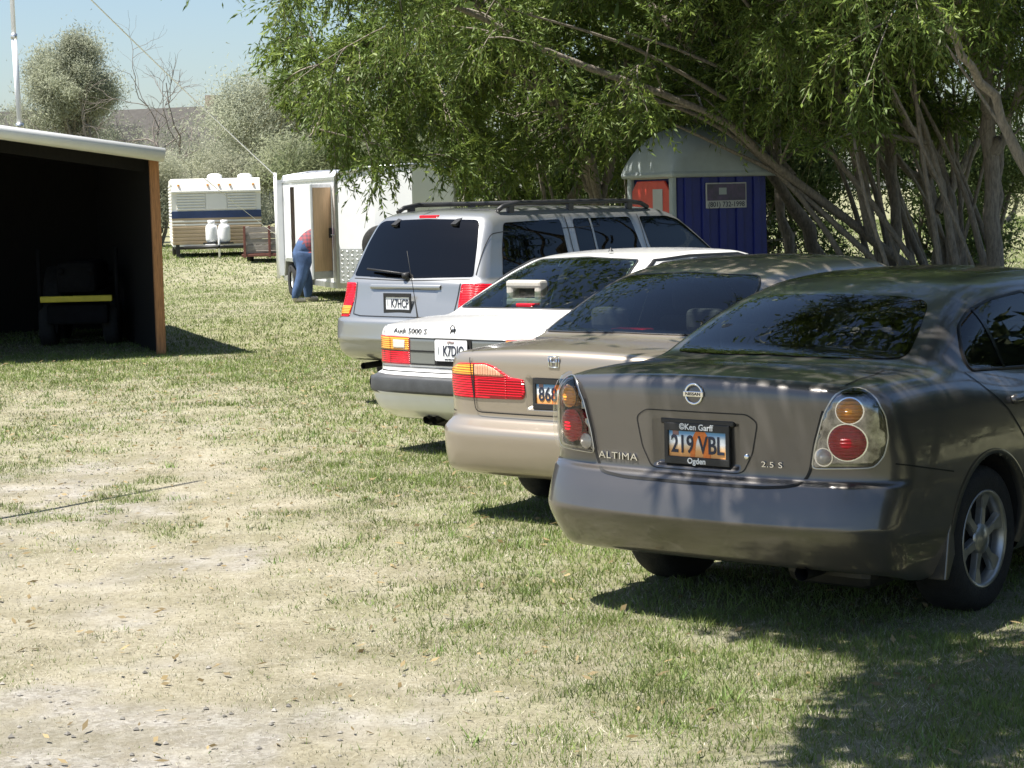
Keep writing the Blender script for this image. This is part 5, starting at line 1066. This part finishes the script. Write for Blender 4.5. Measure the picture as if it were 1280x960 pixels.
def grow(items, rng, nsec, slen, spread=1.0, up=.25, droop=.5, t0=.3):
    "secondary branches from limbs: returns list of polylines"
    out = []
    for pts, r in items:
        n = len(pts)
        for _ in range(nsec):
            t = t0+(1-t0)*rng.random()**.8; k = min(n-1, int(t*(n-1))); p = pts[k]; tg = unit(pts[min(k+1, n-1)]-pts[max(k-1, 0)])
            d = unit(unit(rng.normal(size=3)*np.array([1, 1, .6]))*spread+tg*.7+np.array([0, 0, up])); L = slen*(.45+.8*rng.random())
            s = np.linspace(0, 1, 7)[:, None]; w = rng.normal(size=3)*.18*L
            q = p+d*L*s+w*s*s-np.array([0, 0, droop*L])*s**2.2*(.4+rng.random()*.8)
            out.append((q, np.linspace(max(.011, r[k]*.38), .004, 7)))
    return out
def twig_leaves(secs, rng, ntw, tl, per, ln, wd, droop=.55, s0=.4):
    P = []; D = []; LEN = []
    for q, r in secs:
        s = s0+(1-s0)*rng.random(ntw); f = s*(len(q)-1); i = np.minimum(f.astype(int), len(q)-2); P.append(q[i]+(q[i+1]-q[i])*(f-i)[:, None]); D.append(unit(unit(q[i+1]-q[i])*.6+rng.normal(size=(ntw, 3))*np.array([.6, .6, .45])))
    P = np.concatenate(P); D = np.concatenate(D); T = len(P); L = tl*(.5+rng.random(T)); s = (np.arange(per)+.5)/per
    S = np.clip(s[None, :]+rng.normal(size=(T, per))*.03, 0, 1.05)
    pos = P[:, None]+D[:, None]*(L[:, None]*S)[..., None]; pos[..., 2] -= droop*L[:, None]*S**2
    tan = D[:, None]*np.ones((1, per, 1)); tan = tan.copy(); tan[..., 2] -= 2*droop*S*.8; tan = unit(tan)
    dr = unit(tan*.75+rng.normal(size=pos.shape)*.55+np.array([0, 0, -.18]))
    base = np.repeat(rng.random(T), per)
    # twig stems as thin strips
    return pos.reshape(-1, 3), dr.reshape(-1, 3), base, (P, D, L)
def stems(PDL, droop, w=.0025):
    P, D, L = PDL; n = len(P); s = np.array([0, .5, 1.0]); C = P[:, None]+D[:, None]*(L[:, None]*s)[..., None]; C[..., 2] -= droop*L[:, None]*s**2
    sd = unit(np.cross(D, np.array([.3, .2, 1.])))[:, None]*w; A = C+sd; B = C-sd
    V = np.stack([A, B], 2).reshape(-1, 3); k = np.arange(n)*6; Q = np.concatenate([np.stack([k, k+1, k+3, k+2], 1), np.stack([k+2, k+3, k+5, k+4], 1)]); return V, Q
def willow(label, limbs, seed, nsec=12, slen=1.7, ntw=24, tl=.42, per=17, leaf=(.084, .0098), keep=None, t0=.3, up=.25, droop=.5, bare=(), green=1.0, upper=(), leafkeep=None, stems_n=5):
    rng = np.random.default_rng(seed); items = []
    for pts, r0, r1 in limbs:
        c = crom(pts, 22); c[1:-1] += rng.normal(size=(20, 3))*.018; items.append((c, np.linspace(r0*.72, r1*.7, 22)*(1+.10*rng.normal(size=22))))
    root = empty('willow_tree', tuple(limbs[0][0][0]), 0, label, 'tree', 'willow trees behind the parked cars'); o = np.array(limbs[0][0][0], float)
    sec = grow(items, rng, nsec, slen, 1.0, up, droop, t0)
    if keep is not None: sec = [s for s in sec if keep(s[0])]
    ter = grow(sec, rng, 3, slen*.45, .9, .1, .5, .35)
    if leafkeep is not None:
        ok = lambda q: bool(leafkeep(q)[len(q)//2:].mean() > .6)
        sec = [s_ for s_ in sec if ok(s_[0])]; ter = [s_ for s_ in ter if ok(s_[0])]
    extra = []
    for pts, r0, r1 in bare: extra.append((crom(pts, 10), np.linspace(r0, r1, 10)))
    bx, by = limbs[0][0][0][0], limbs[0][0][0][1]
    for k in range(stems_n):
        x0 = bx+rng.normal()*.6; y0 = by+rng.normal()*.7; ln = 3.2+1.5*rng.random(); le = -(.15+1.0*rng.random()) if rng.random() < .8 else .5*rng.random(); zt = ln*.9
        extra.append((crom([(x0, y0, .1), (x0+le*.25*ln*.4, y0-.1, zt*.3), (x0+le*.55*ln*.4+rng.normal()*.1, y0-.2, zt*.6), (x0+le*ln*.45, y0-.3+rng.normal()*.3, zt)], 14), np.linspace(.028+.045*rng.random(), .014, 14)))
    V, Q = tubes_np(items, 9); V2, Q2 = tubes_np(sec+extra, 5); V3, Q3 = tubes_np(ter, 3)
    mesh_np('trunk', np.concatenate([V, V2, V3])-o, np.concatenate([Q, Q2+len(V), Q3+len(V)+len(V2)]), MATS['bark'], root, smooth=True)
    DR = .25; pos, dr, base, PDL = twig_leaves(sec+ter, rng, ntw, tl, per, *leaf, droop=DR)
    if leafkeep is not None:
        k = leafkeep(pos); pos, dr, base = pos[k], dr[k], base[k]
        k = leafkeep(PDL[0]); PDL = tuple(a[k] for a in PDL)
    LV, LQ = leaves(pos, dr, leaf[0], leaf[1], rng); n = len(pos)
    c = (np.array([.115, .178, .037])[None]*(.65+.6*base[:, None])+np.array([.06, .045, .0])*(base[:, None]**3))*(.75+.5*rng.random((n, 1)))*green
    for (cx, cy, cz, rx, ry, rz, m) in upper:
        ncl = max(8, m//90); cl = rng.normal(size=(ncl, 3))*np.array([rx, ry, rz])*.6+np.array([cx, cy, cz]); p2 = cl[np.repeat(np.arange(ncl), 90)]+rng.normal(size=(ncl*90, 3))*.33
        if leafkeep is not None: p2 = p2[leafkeep(p2)]
        l2, q2 = leaves(p2, unit(rng.normal(size=p2.shape)+np.array([0, 0, -.5])), .19 if cz < 5.5 else .28, .03 if cz < 5.5 else .048, rng); LQ = np.concatenate([LQ, q2+len(LV)]); LV = np.concatenate([LV, l2]); c = np.concatenate([c, np.tile(np.array([.10, .15, .035]), (len(p2), 1))*(.7+.6*rng.random((len(p2), 1)))])
    SV, SQ = stems(PDL, DR); C = np.concatenate([np.repeat(c, 4, 0), np.tile([.12, .11, .05], (len(SV), 1))])
    cr = mesh_np('crown', np.concatenate([LV, SV])-o, np.concatenate([LQ, SQ+len(LV)]), MATS['willow_leaf'], root, col=C)
    return root
_kr = np.random.default_rng(77)
def grove(q):           # ragged underside of the foliage
    z0 = np.interp(q[:, 0], [-4.2, -3.0, -2.33, -1.94, -1.36, -.78, 2.4, 3.2, 8], [3.9, 3.4, 2.6, 1.85, 1.5, 1.6, 1.9, 2.4, 2.6])
    n = VN_LEAF(q[:, 0]*1.3+q[:, 1]*.7, q[:, 2]*1.3+q[:, 1]*.9, 1.5, 3, .6)
    return (q[:, 2] > z0+.9*(n-.5)) | ((_kr.random(len(q)) < .05) & (q[:, 0] > 2.6))
VN_LEAF = VNoise(9)
def above_cars(q):      # keep boughs clear of the vehicles
    q = np.atleast_2d(q); return bool((q[:, 2]+.35*(q[:, 0] < -.9)).min() > 1.95)
def near_keep(q):       # keeps leaves out of frame, trimmed by where their shadow falls
    sx = q[:, 0]+.40*(q[:, 2]-.5); sy = q[:, 1]+.108*(q[:, 2]-.5)
    lim = np.interp(sy, [5, 6.3, 7, 8, 8.4, 9, 10.5, 12, 14], [.55, .60, .85, 1.2, .60, .75, .6, .6, 1.2])
    return (q[:, 2]-.108*q[:, 1] > 2.4) & (sx > lim)
W = willow
W('willow with a long limb leaning left above the silver wagon', [([(5.2, 25.6, .2), (4.91, 25.5, .87), (3.77, 25, 1.72), (3.01, 24.5, 2.31), (2.28, 24, 2.79), (.62, 23.5, 3.41), (-.61, 23, 3.97), (-1.8, 22.6, 4.5)], .095, .03),
   ([(3.4, 24.8, 2.0), (2.6, 25.5, 3.2), (1.6, 26, 4.4), (.2, 26.2, 5.2), (-1.5, 26.2, 5.4)], .10, .03), ([(4.4, 25.2, 1.3), (3.9, 24.4, 3.0), (3.2, 23.4, 4.4), (2.4, 22, 5.4)], .10, .03)], 11, nsec=20, slen=1.6, ntw=26, keep=above_cars, leafkeep=grove,
   upper=[(1.2, 24.4, 5.6, 1.3, .9, .7, 3200)], bare=[([(5.0, 24.5, 2.37), (4.1, 24, 2.51), (3.6, 23.8, 2.62), (3.25, 23.5, 2.77)], .04, .012), ([(4.1, 24, 2.51), (3.7, 23.9, 2.75), (3.5, 23.8, 3.0)], .02, .008)])
W('willow with twin trunks just right of the blue toilet', [([(4.3, 26.9, .2), (3.9, 26.6, 1.2), (3.3, 26.2, 2.2), (2.9, 26, 3.4), (2.2, 26.2, 4.8)], .16, .05), ([(4.6, 26.4, .2), (4.83, 26, 1.0), (4.8, 26, 2.45), (4.43, 25.5, 3.37), (3.71, 25, 4.11), (2.6, 24.4, 5.2)], .13, .04),
   ([(4.0, 27.2, .2), (3.6, 27.3, 1.5), (3.5, 27.5, 3.2), (3.0, 28, 5)], .12, .04)], 12, nsec=15, slen=1.6, ntw=20, leaf=(.086, .0105),  keep=above_cars, bare=[([(4.6, 25.2, .2), (4.45, 25, .93), (3.48, 24.9, 1.83), (2.8, 24.6, 2.42), (2.1, 24.2, 2.8), (1.2, 23.8, 3.1)], .05, .016),
   ([(5.1, 25, .2), (4.93, 25, .87), (4.06, 24.8, 2.06), (3.38, 24.5, 2.7), (2.5, 24.2, 3.3), (1.4, 24, 3.7)], .048, .016), ([(4.25, 25.3, .2), (4.06, 25, .97), (3.34, 24.8, 1.95), (2.8, 24.5, 2.25), (1.93, 24.0, 2.64)], .05, .014),
   ([(2.6, 24.2, 2.9), (1.4, 23.4, 3.5), (.0, 22.8, 3.9)], .03, .01), ([(3.2, 24.0, 3.4), (2.6, 23, 4.0), (1.9, 22.4, 4.6)], .035, .012)], leafkeep=grove, upper=[(3.2, 24.5, 6.3, 2.2, 2.0, 1.1, 7440)])
W('willow with slanting trunk right of the twin-trunked one', [([(5.6, 25.3, .2), (5.44, 25, .94), (5.24, 25, 1.99), (5.06, 25, 2.37), (4.69, 25, 3.52), (4.0, 24.6, 5.0)], .15, .04), ([(5.9, 25.6, .2), (6.1, 25.8, 2.0), (6.4, 26, 4.2)], .12, .04), ([(5.3, 25, 1.7), (4.7, 24.4, 2.6), (4.0, 23.4, 3.3), (3.2, 22.2, 3.9)], .08, .03)], 13, nsec=14, slen=1.5, ntw=20, leaf=(.086, .0105),  keep=above_cars, leafkeep=grove, upper=[(4.6, 23.5, 6.3, 2.2, 2.0, 1.1, 7440)])
W('willow with upright dark trunk near the right edge', [([(5.75, 24.1, .2), (5.64, 24, .96), (5.57, 24, 2.64), (5.51, 24, 3.97), (5.4, 23.8, 6)], .17, .06), ([(5.6, 24, 2.2), (6.2, 23.6, 3.6), (7, 23, 5)], .1, .04), ([(5.57, 24, 2.6), (5.0, 23, 3.8), (4.2, 22, 4.8)], .08, .03)], 14, nsec=14, slen=1.6, ntw=19, leaf=(.086, .0105),  keep=above_cars, leafkeep=grove, upper=[(5.5, 22, 6.6, 2.2, 2.2, 1.1, 7440)])
W('willow leaning in from the right edge with reddish bare limb', [([(6.2, 20.4, .2), (5.6, 20.2, 1.0), (5.05, 20, 1.86), (4.67, 20, 2.71), (4.3, 19.7, 3.1), (4.02, 19.5, 3.58), (3.2, 19, 4.6), (2.0, 18.4, 5.4)], .10, .03), ([(5.6, 20.2, 1.2), (6.0, 19.6, 3.0), (6.1, 18.8, 5)], .1, .04)], 15, nsec=7, slen=1.3, ntw=20, keep=above_cars, leafkeep=grove, t0=.55, upper=[(-.5, 19.4, 4.9, 1.2, 1.0, .4, 800), (3.4, 20.8, 6.2, 2.2, 1.8, .9, 5580)])
W('willow standing behind the blue toilet, left side of the grove', [([(1.6, 29.5, .1), (1.3, 29.2, 1.6), (.8, 28.6, 3.0), (-.2, 27.8, 4.3), (-1.6, 27, 5.2), (-2.9, 26.2, 5.6)], .17, .04), ([(1.35, 29.2, 1.4), (1.0, 28.4, 2.6), (.2, 27.2, 3.4), (-.8, 26.0, 3.5), (-1.6, 25.0, 3.3)], .09, .02), ([(-.2, 27.8, 4.3), (-1.3, 26.0, 3.8), (-2.0, 24.8, 3.1), (-2.3, 24.3, 2.6)], .045, .012), ([(1.3, 29.2, 1.8), (1.7, 29, 3.5), (1.5, 28.6, 5.5)], .1, .04), ([(1.2, 29.1, 1.9), (.2, 29.6, 3), (-1, 30, 4)], .08, .03)],
   16, nsec=18, slen=1.7, ntw=19, leaf=(.10, .012),  keep=above_cars, leafkeep=grove, upper=[(1.2, 27.5, 6.8, 1.8, 1.8, 1.0, 2600)])
W('willow filling the gap between blue toilet and cargo trailer', [([(.6, 33, .1), (.4, 32.8, 1.5), (.0, 32.4, 3.0), (-.6, 32, 4.6)], .15, .05), ([(.5, 33, 1), (1.4, 32.6, 2.4), (2.4, 32.4, 3.8), (3, 32, 5)], .1, .04), ([(.45, 32.9, 1.2), (-.4, 31.6, 2.2), (-1.2, 30.6, 2.9)], .07, .02)], 17, nsec=18, slen=1.7, ntw=18, leaf=(.12, .014),  leafkeep=lambda q: q[:, 0] > -.75, upper=[(.2, 31.5, 6.6, 2.4, 2.0, 1.1, 7440)])
W('tall willow deep in the grove behind the leaning trunks', [([(6.5, 31, .3), (6.2, 31, 2.5), (5.8, 30.5, 5)], .18, .06), ([(6.4, 31, 1.5), (7.6, 31, 3.5), (9, 31, 5)], .12, .05), ([(6.3, 31, 1.8), (4.8, 30.6, 3.2), (3.4, 30, 4.4)], .1, .04)], 18, nsec=18, slen=1.9, ntw=13, leaf=(.12, .014),  leafkeep=grove, upper=[(5.0, 29.5, 7, 3.2, 2.4, 1.2, 9920), (4.5, 36, 5.5, 4.0, 2.0, 1.2, 11160)])
W('near willow at far right, mostly out of view, its boughs over the bronze sedan', [([(8.3, 15.5, .1), (7.6, 14.8, 2.2), (6.0, 13.2, 4.2), (4.2, 11.4, 5.0), (2.4, 10.0, 5.2), (1.2, 9.3, 5.0)], .2, .04), ([(7.6, 14.8, 2.2), (6.2, 14.6, 4.6), (4.0, 14.2, 5.4), (2.0, 13.6, 5.4)], .14, .03), ([(6.0, 13.2, 4.2), (4.6, 10.6, 4.6), (2.9, 8.6, 4.5), (1.4, 7.2, 4.2), (.3, 6.3, 3.9)], .12, .03)],
   19, stems_n=0,  upper=[(.1, 6.4, 4.0, 1.0, .9, .35, 3800), (1.5, 6.8, 4.6, .9, .9, .4, 2200), (.9, 7.4, 4.6, .9, .9, .4, 1300), (.7, 9.7, 5.2, 1.2, 1.3, .5, 5580), (-.55, 8.3, 4.4, .8, .6, .3, 200), (.0, 12.4, 5.2, 1.3, 1.2, .5, 3200), (2.2, 8.8, 5.4, 1.4, 1.2, .5, 2600), (2.7, 10.6, 5.7, 1.5, 1.9, .5, 3600)], nsec=13, slen=1.35, ntw=24, per=16, t0=.35, leaf=(.10, .012), leafkeep=near_keep, keep=lambda q: bool((np.atleast_2d(q)[:, 2]-.108*np.atleast_2d(q)[:, 1] > 2.15).all()))  # upper leaf clusters placed out of view to shade cars and ground

def bushy(name, label, group, base, trunk_h, crown_c, crown_r, ncl, nleaf, leaf, col, seed, wood='bark', spread=.17):
    rng = np.random.default_rng(seed); base = np.array(base, float); root = empty(name, tuple(base), 0, label, 'tree', group); c0 = np.array([base[0]+crown_c[0], base[1]+crown_c[1], base[2]+crown_c[2]]); cr = np.array(crown_r)
    lob = unit(rng.normal(size=(7, 3)))*.72*cr*(.5+.7*rng.random((7, 1)))+c0; lr = (.20+.28*rng.random(7)); li = rng.integers(0, 7, ncl)
    cl = lob[li]+unit(rng.normal(size=(ncl, 3)))*(.3+.7*rng.random((ncl, 1))**.5)*cr.mean()*lr[li][:, None]*1.25; cl[:, 2] = np.maximum(cl[:, 2], base[2]+.25)
    items = []; k = 5
    for i in range(k):
        tip = cl[rng.integers(ncl)]; mid = base+np.array([*(rng.normal(size=2)*.15*cr[0]), trunk_h]); items.append((crom([base+[*(rng.normal(size=2)*.1), 0], mid, (mid+tip)/2+rng.normal(size=3)*.2, tip], 10), np.linspace(.035*crown_r[2]+.03, .012, 10)))
    for i in range(0, ncl, 2):
        j = items[rng.integers(k)][0][rng.integers(4, 9)]; items.append((crom([j, (j+cl[i])/2+rng.normal(size=3)*.15, cl[i]], 5), np.linspace(.03, .008, 5)))
    V, Q = tubes_np(items, 5); mesh_np('trunk', V-base, Q, MATS[wood], root, smooth=True)
    nleaf = int(nleaf*(1.45 if seed < 37 else (2.4 if 50 <= seed < 60 and base[1] > 20 else .8))); m = ncl*nleaf; ci = np.repeat(np.arange(ncl), nleaf); sz = (.6+.8*rng.random(ncl))[ci][:, None]
    pos = cl[ci]+rng.normal(size=(m, 3))*cr.mean()*spread*.95*sz*np.array([1, 1, .8]); pos[:, 2] = np.maximum(pos[:, 2], base[2]+.03)
    dr = unit(rng.normal(size=(m, 3))+np.array([0, 0, .3])); LV, LQ = leaves3(pos, dr, leaf[0]*1.15, leaf[1]*.62, rng)
    tone = (.75+.5*rng.random(ncl))[ci][:, None]*(.88+.24*rng.random((m, 1))); mesh_np('crown', LV-base, LQ, MATS['olive_leaf'], root, col=np.repeat(np.array(col)*tone, 3, 0))
    return root
OL = (.37, .39, .29); OG = 'grey-green trees beyond the yard'
bushy('olive_tree', 'tall narrow grey-green tree against the sky behind the shed', OG, (-16.6, 80, .42), 2.4, (.0, 0, 5.6), (1.7, 1.5, 2.9), 120, 420, (.12, 0.030), OL, 28)
bushy('olive_tree', 'big round grey-green tree behind the cargo trailer', OG, (-6.4, 66, .42), 1.6, (0, 0, 3.7), (2.6, 2.2, 2.6), 150, 400, (.11, 0.027), OL, 32)
bushy('olive_tree', 'low grey-green tree directly above the travel trailer', OG, (-9.6, 70, .42), .8, (0, 0, 1.9), (2.2, 1.8, 1.6), 60, 408, (.11, 0.027), (.36, .37, .27), 33)
bushy('olive_tree', 'low grey-green tree just right of the shed post', OG, (-12.2, 72, .42), .8, (0, 0, 1.7), (1.8, 1.6, 1.5), 50, 408, (.11, 0.027), (.37, .38, .28), 34)
bushy('olive_tree', 'dense grey-green bush between travel trailer and cargo trailer', OG, (-5.6, 62, .42), .7, (0, 0, 1.9), (1.9, 1.5, 1.6), 60, 408, (.13, 0.032), (.29, .31, .20), 35)
bushy('olive_tree', 'grey-green tree rising above the cargo trailer roof', OG, (-2.9, 64, .42), 1.2, (0, 0, 3.0), (2.4, 2.0, 2.2), 70, 408, (.11, 0.027), OL, 36)
bushy('olive_tree', 'dark green tree directly behind the white cargo trailer', OG, (-3.6, 54, .42), .8, (0, 0, 1.9), (2.2, 1.4, 1.7), 60, 408, (.13, 0.032), (.20, .23, .12), 37)  # leaf colour set darker than the trees beside it
bushy('olive_tree', 'grey-green tree half hidden behind the shed, far left', OG, (-20.5, 84, .42), 1.0, (0, 0, 2.2), (2.6, 2, 1.8), 50, 374, (.17, 0.040), (.37, .38, .29), 38)
bushy('olive_tree', 'hazy green tree glimpsed between willow trunks, left of centre', OG, (2.0, 58, .42), 1, (0, 0, 2.6), (3.0, 2, 2.2), 60, 374, (.11, 0.027), (.14, .18, .07), 39)
bushy('olive_tree', 'hazy green tree glimpsed between willow trunks near the right edge', OG, (14.5, 62, .42), 1, (0, 0, 2.8), (3.4, 2, 2.4), 60, 374, (.11, 0.027), (.16, .19, .09), 40)
bushy('olive_tree', 'broad green tree glimpsed behind the grove', OG, (8.2, 66, .42), 1, (0, 0, 2.8), (3.4, 2, 2.4), 60, 374, (.11, 0.027), (.16, .19, .09), 41)
for i, (x, y, rx, hz, lab) in enumerate(((-27.5, 98, 4.0, 3.6, 'grey-green tree at far left edge in front of the house'), (-22.6, 96, 3.8, 4.0, 'grey-green tree between the mast and the tall narrow tree'), (-17.2, 94, 3.8, 3.7, 'grey-green tree under the leafless tree, far row'), (-12.6, 92, 3.6, 3.9, 'grey-green tree left of the big round tree, far row'), (-8.2, 95, 3.6, 4.0, 'grey-green tree behind the big round tree, far row'))):
    bushy('olive_tree', lab, OG, (x, y, .42), 1.0, (0, 0, hz*.8), (rx, 2.0, hz*.8), 90, 240, (.15, .034), (.27, .29, .21), 70+i)
for i, (x, y, lab) in enumerate(((7.6, 9.8, 'dense dark bush out of view, added to darken the side of the bronze sedan'), (6.4, 4.6, 'dense dark bush out of view right of the camera, added to darken reflections'), (4.6, 37, 'green undergrowth bush behind the willow trunks'), (1.6, 36, 'green undergrowth bush behind the blue toilet'), (8.6, 38, 'green undergrowth bush at the right edge behind the willows'))):  # the two near bushes are unseen additions that darken the bronze sedan
    bushy('bush', lab, 'undergrowth bushes behind the willows', (x, y, .05), .5, (0, 0, 1.6 if y > 20 else 1.9), (2.6, 1.2, 1.6) if y > 20 else (1.9, 2.8, 2.2), 50 if y > 20 else 90, 200, (.12, .03) if y > 20 else (.30, .12), (.10, .14, .045) if y > 20 else (.07, .10, .03), 50+i)

def bare_tree(label, base, H, seed, spread):
    rng = np.random.default_rng(seed); base = np.array(base, float); root = empty('bare_tree', tuple(base), 0, label, 'tree', 'leafless trees in the distance'); items = []
    def rec(p, d, L, r, dep):
        q = [p]; 
        for _ in range(4): d = unit(d+rng.normal(size=3)*.22+np.array([0, 0, .04])); q.append(q[-1]+d*L/4)
        items.append((np.array(q), np.linspace(r, r*.6, 5)))
        if dep > 0:
            for _ in range(rng.integers(2, 4)): rec(q[rng.integers(2, 5)], unit(d+rng.normal(size=3)*spread), L*(.55+.25*rng.random()), r*.58, dep-1)
    for _ in range(2): rec(base+[rng.normal()*.2, 0, 0], unit(np.array([rng.normal()*.3, rng.normal()*.2, 1])), H*.40, H*.011, 5)
    V, Q = tubes_np(items, 4); mesh_np('trunk', V-base, Q, MATS['bark_dead'], root, smooth=True)
bare_tree('leafless dark tree right of the tall narrow tree', (-12.2, 78, .42), 7.6, 61, .55)
bare_tree('leafless thin tree leaning beside the tall narrow tree', (-13.9, 76, .42), 8.2, 62, .5)
bare_tree('leafless little tree at the far left above the shed roof', (-19.6, 80, .42), 7.0, 63, .5)
# ------------------------------------------------------------------ person bending into the trailer doorway
mat('skin', (.55, .34, .25), .6); mat('denim', (.045, .085, .18), .9, var=.45, vscale=6, bump=1.0, bscale=9, stretch=(1, 1, .5)); mat('shoe', (.5, .47, .42), .7); mat('hair', (.25, .22, .2), .9)
def plaid():
    m = mat('plaid', (.3, .06, .07), .9); N = m.node_tree.nodes; L = m.node_tree.links; tc = N.new('ShaderNodeTexCoord'); prev = None
    for ax, sc in (('X', 9), ('Z', 9)):
        w = N.new('ShaderNodeTexWave'); w.bands_direction = ax; w.inputs['Scale'].default_value = sc*.5; L.new(tc.outputs['Object'], w.inputs['Vector']); r = N.new('ShaderNodeMath'); r.operation = 'GREATER_THAN'; r.inputs[1].default_value = .55; L.new(w.outputs['Fac'], r.inputs[0])
        if prev is None: prev = r
        else:
            a = N.new('ShaderNodeMath'); a.operation = 'ADD'; L.new(prev.outputs[0], a.inputs[0]); L.new(r.outputs[0], a.inputs[1]); d = N.new('ShaderNodeMath'); d.operation = 'DIVIDE'; d.inputs[1].default_value = 2; L.new(a.outputs[0], d.inputs[0])
            cr = N.new('ShaderNodeValToRGB'); cr.color_ramp.elements[0].color = (.27, .06, .07, 1); cr.color_ramp.elements[1].color = (.09, .06, .08, 1); L.new(d.outputs[0], cr.inputs[0]); L.new(cr.outputs[0], N['Principled BSDF'].inputs['Base Color'])
plaid()
def person():
    root = empty('person', (-3.86, 38.35, 0), R(14), 'person in plaid shirt and blue jeans bending into the trailer doorway', 'person')
    # local x: facing direction; y: left
    J = {}; E = []
    def v(n, co, rx, ry=None): J[n] = (co, rx, ry or rx)
    v('pel', (0, 0, .98), .21, .23); v('waist', (.17, 0, 1.10), .205, .235); v('chest', (.37, 0, 1.20), .20, .235); v('upper', (.52, 0, 1.23), .15, .20); v('neck', (.62, 0, 1.22), .065); v('head0', (.70, 0, 1.21), .075); v('head1', (.78, 0, 1.18), .098, .088); v('head2', (.87, 0, 1.13), .082, .07)
    for s, n in ((1, 'L'), (-1, 'R')):
        v('hip'+n, (.0, s*.13, .88), .155); v('thigh'+n, (.03, s*.16, .68), .14); v('knee'+n, (.06+s*.07, s*.18, .48), .112); v('calf'+n, (.03+s*.12, s*.19, .28), .108); v('ank'+n, (s*.15, s*.195, .10), .085); v('heel'+n, (-.02+s*.15, s*.195, .055), .055, .05); v('toe'+n, (.20+s*.15, s*.22, .042), .046, .042)
        v('sh'+n, (.50, s*.20, 1.17), .085); v('el'+n, (.60, s*.25, .90), .055); v('wr'+n, (.78, s*.20, .76), .034); v('palm'+n, (.85, s*.19, .73), .036, .026)
        E += [('pel', 'hip'+n), ('hip'+n, 'thigh'+n), ('thigh'+n, 'knee'+n), ('knee'+n, 'calf'+n), ('calf'+n, 'ank'+n), ('ank'+n, 'heel'+n), ('heel'+n, 'toe'+n), ('upper', 'sh'+n), ('sh'+n, 'el'+n), ('el'+n, 'wr'+n), ('wr'+n, 'palm'+n)]
        for i in range(4):
            a = 'f%d%s' % (i, n); y = s*(.19+(i-1.5)*.019); l = (.055, .065, .06, .048)[i]
            v(a+'a', (.885, y, .715), .010); v(a+'b', (.885+l*.6, y, .695), .009); v(a+'c', (.885+l*.9, y, .655), .008); E += [('palm'+n, a+'a'), (a+'a', a+'b'), (a+'b', a+'c')]
        v('t0'+n, (.83, s*.155, .715), .011); v('t1'+n, (.87, s*.14, .69), .009); E += [('wr'+n, 't0'+n), ('t0'+n, 't1'+n)]
    E += [('pel', 'waist'), ('waist', 'chest'), ('chest', 'upper'), ('upper', 'neck'), ('neck', 'head0'), ('head0', 'head1'), ('head1', 'head2')]
    names = list(J); me = bpy.data.meshes.new('body'); me.from_pydata([J[n][0] for n in names], [(names.index(a), names.index(b)) for a, b in E], [])
    o = bpy.data.objects.new('body', me); COL.objects.link(o); md = o.modifiers.new('s', 'SKIN'); md.use_smooth_shade = True
    for i, n in enumerate(names): me.skin_vertices[0].data[i].radius = (J[n][1], J[n][2]); me.skin_vertices[0].data[i].use_root = n == 'pel'
    sb = o.modifiers.new('u', 'SUBSURF'); sb.levels = 2; sb.render_levels = 2
    m2 = bpy.data.meshes.new_from_object(o.evaluated_get(bpy.context.evaluated_depsgraph_get())); bpy.data.objects.remove(o)
    b = link('body', m2, [MATS['skin'], MATS['denim'], MATS['plaid'], MATS['shoe']], root); n = len(m2.polygons)
    c = np.array([p.center[:] for p in m2.polygons]); mi = np.zeros(n, int)
    shirt = (c[:, 0]*.6+c[:, 2] > 1.0) & (c[:, 0] < .60) & (c[:, 2] > .82); mi[:] = 0
    mi[(c[:, 2] < 1.15) & (c[:, 0] < .32)] = 1; mi[(c[:, 0]*1.0+(c[:, 2]-1.02)*.7 > .07) & (c[:, 0] < .615) & (c[:, 2] > .86)] = 2; mi[(c[:, 0] < .72) & (c[:, 2] > .80) & (np.abs(c[:, 1]) > .16) & (c[:, 0] > .45)] = 2; mi[c[:, 2] < .085] = 3
    m2.polygons.foreach_set('material_index', mi.astype(np.int32)); m2.polygons.foreach_set('use_smooth', np.ones(n, bool)); m2.update()
    # hair and ears
    mb = MB(); mb.lathe([(.001, .10), (.05, .088), (.088, .05), (.104, 0), (.10, -.03)], n=18, M=Matrix.Translation((.755, 0, 1.205))@Matrix.Rotation(R(20), 4, 'Y')@Matrix.Diagonal((1.1, .92, .75, 1))); mb.build('hair', MATS['hair'], root)
    for s in (1, -1): MB().lathe([(.001, .012), (.02, .008), (.024, 0)], n=10, axis='y', M=Matrix.Translation((.80, s*.086, 1.15))).build('ear', MATS['skin'], root)
    MB().box(-.02, .30, -.02, .02, -.012, .012, .008, M=Matrix.Translation((.02, 0, 1.02))@Matrix.Rotation(R(55), 4, 'Y')@Matrix.Scale(.01, 4)) if False else None
person()
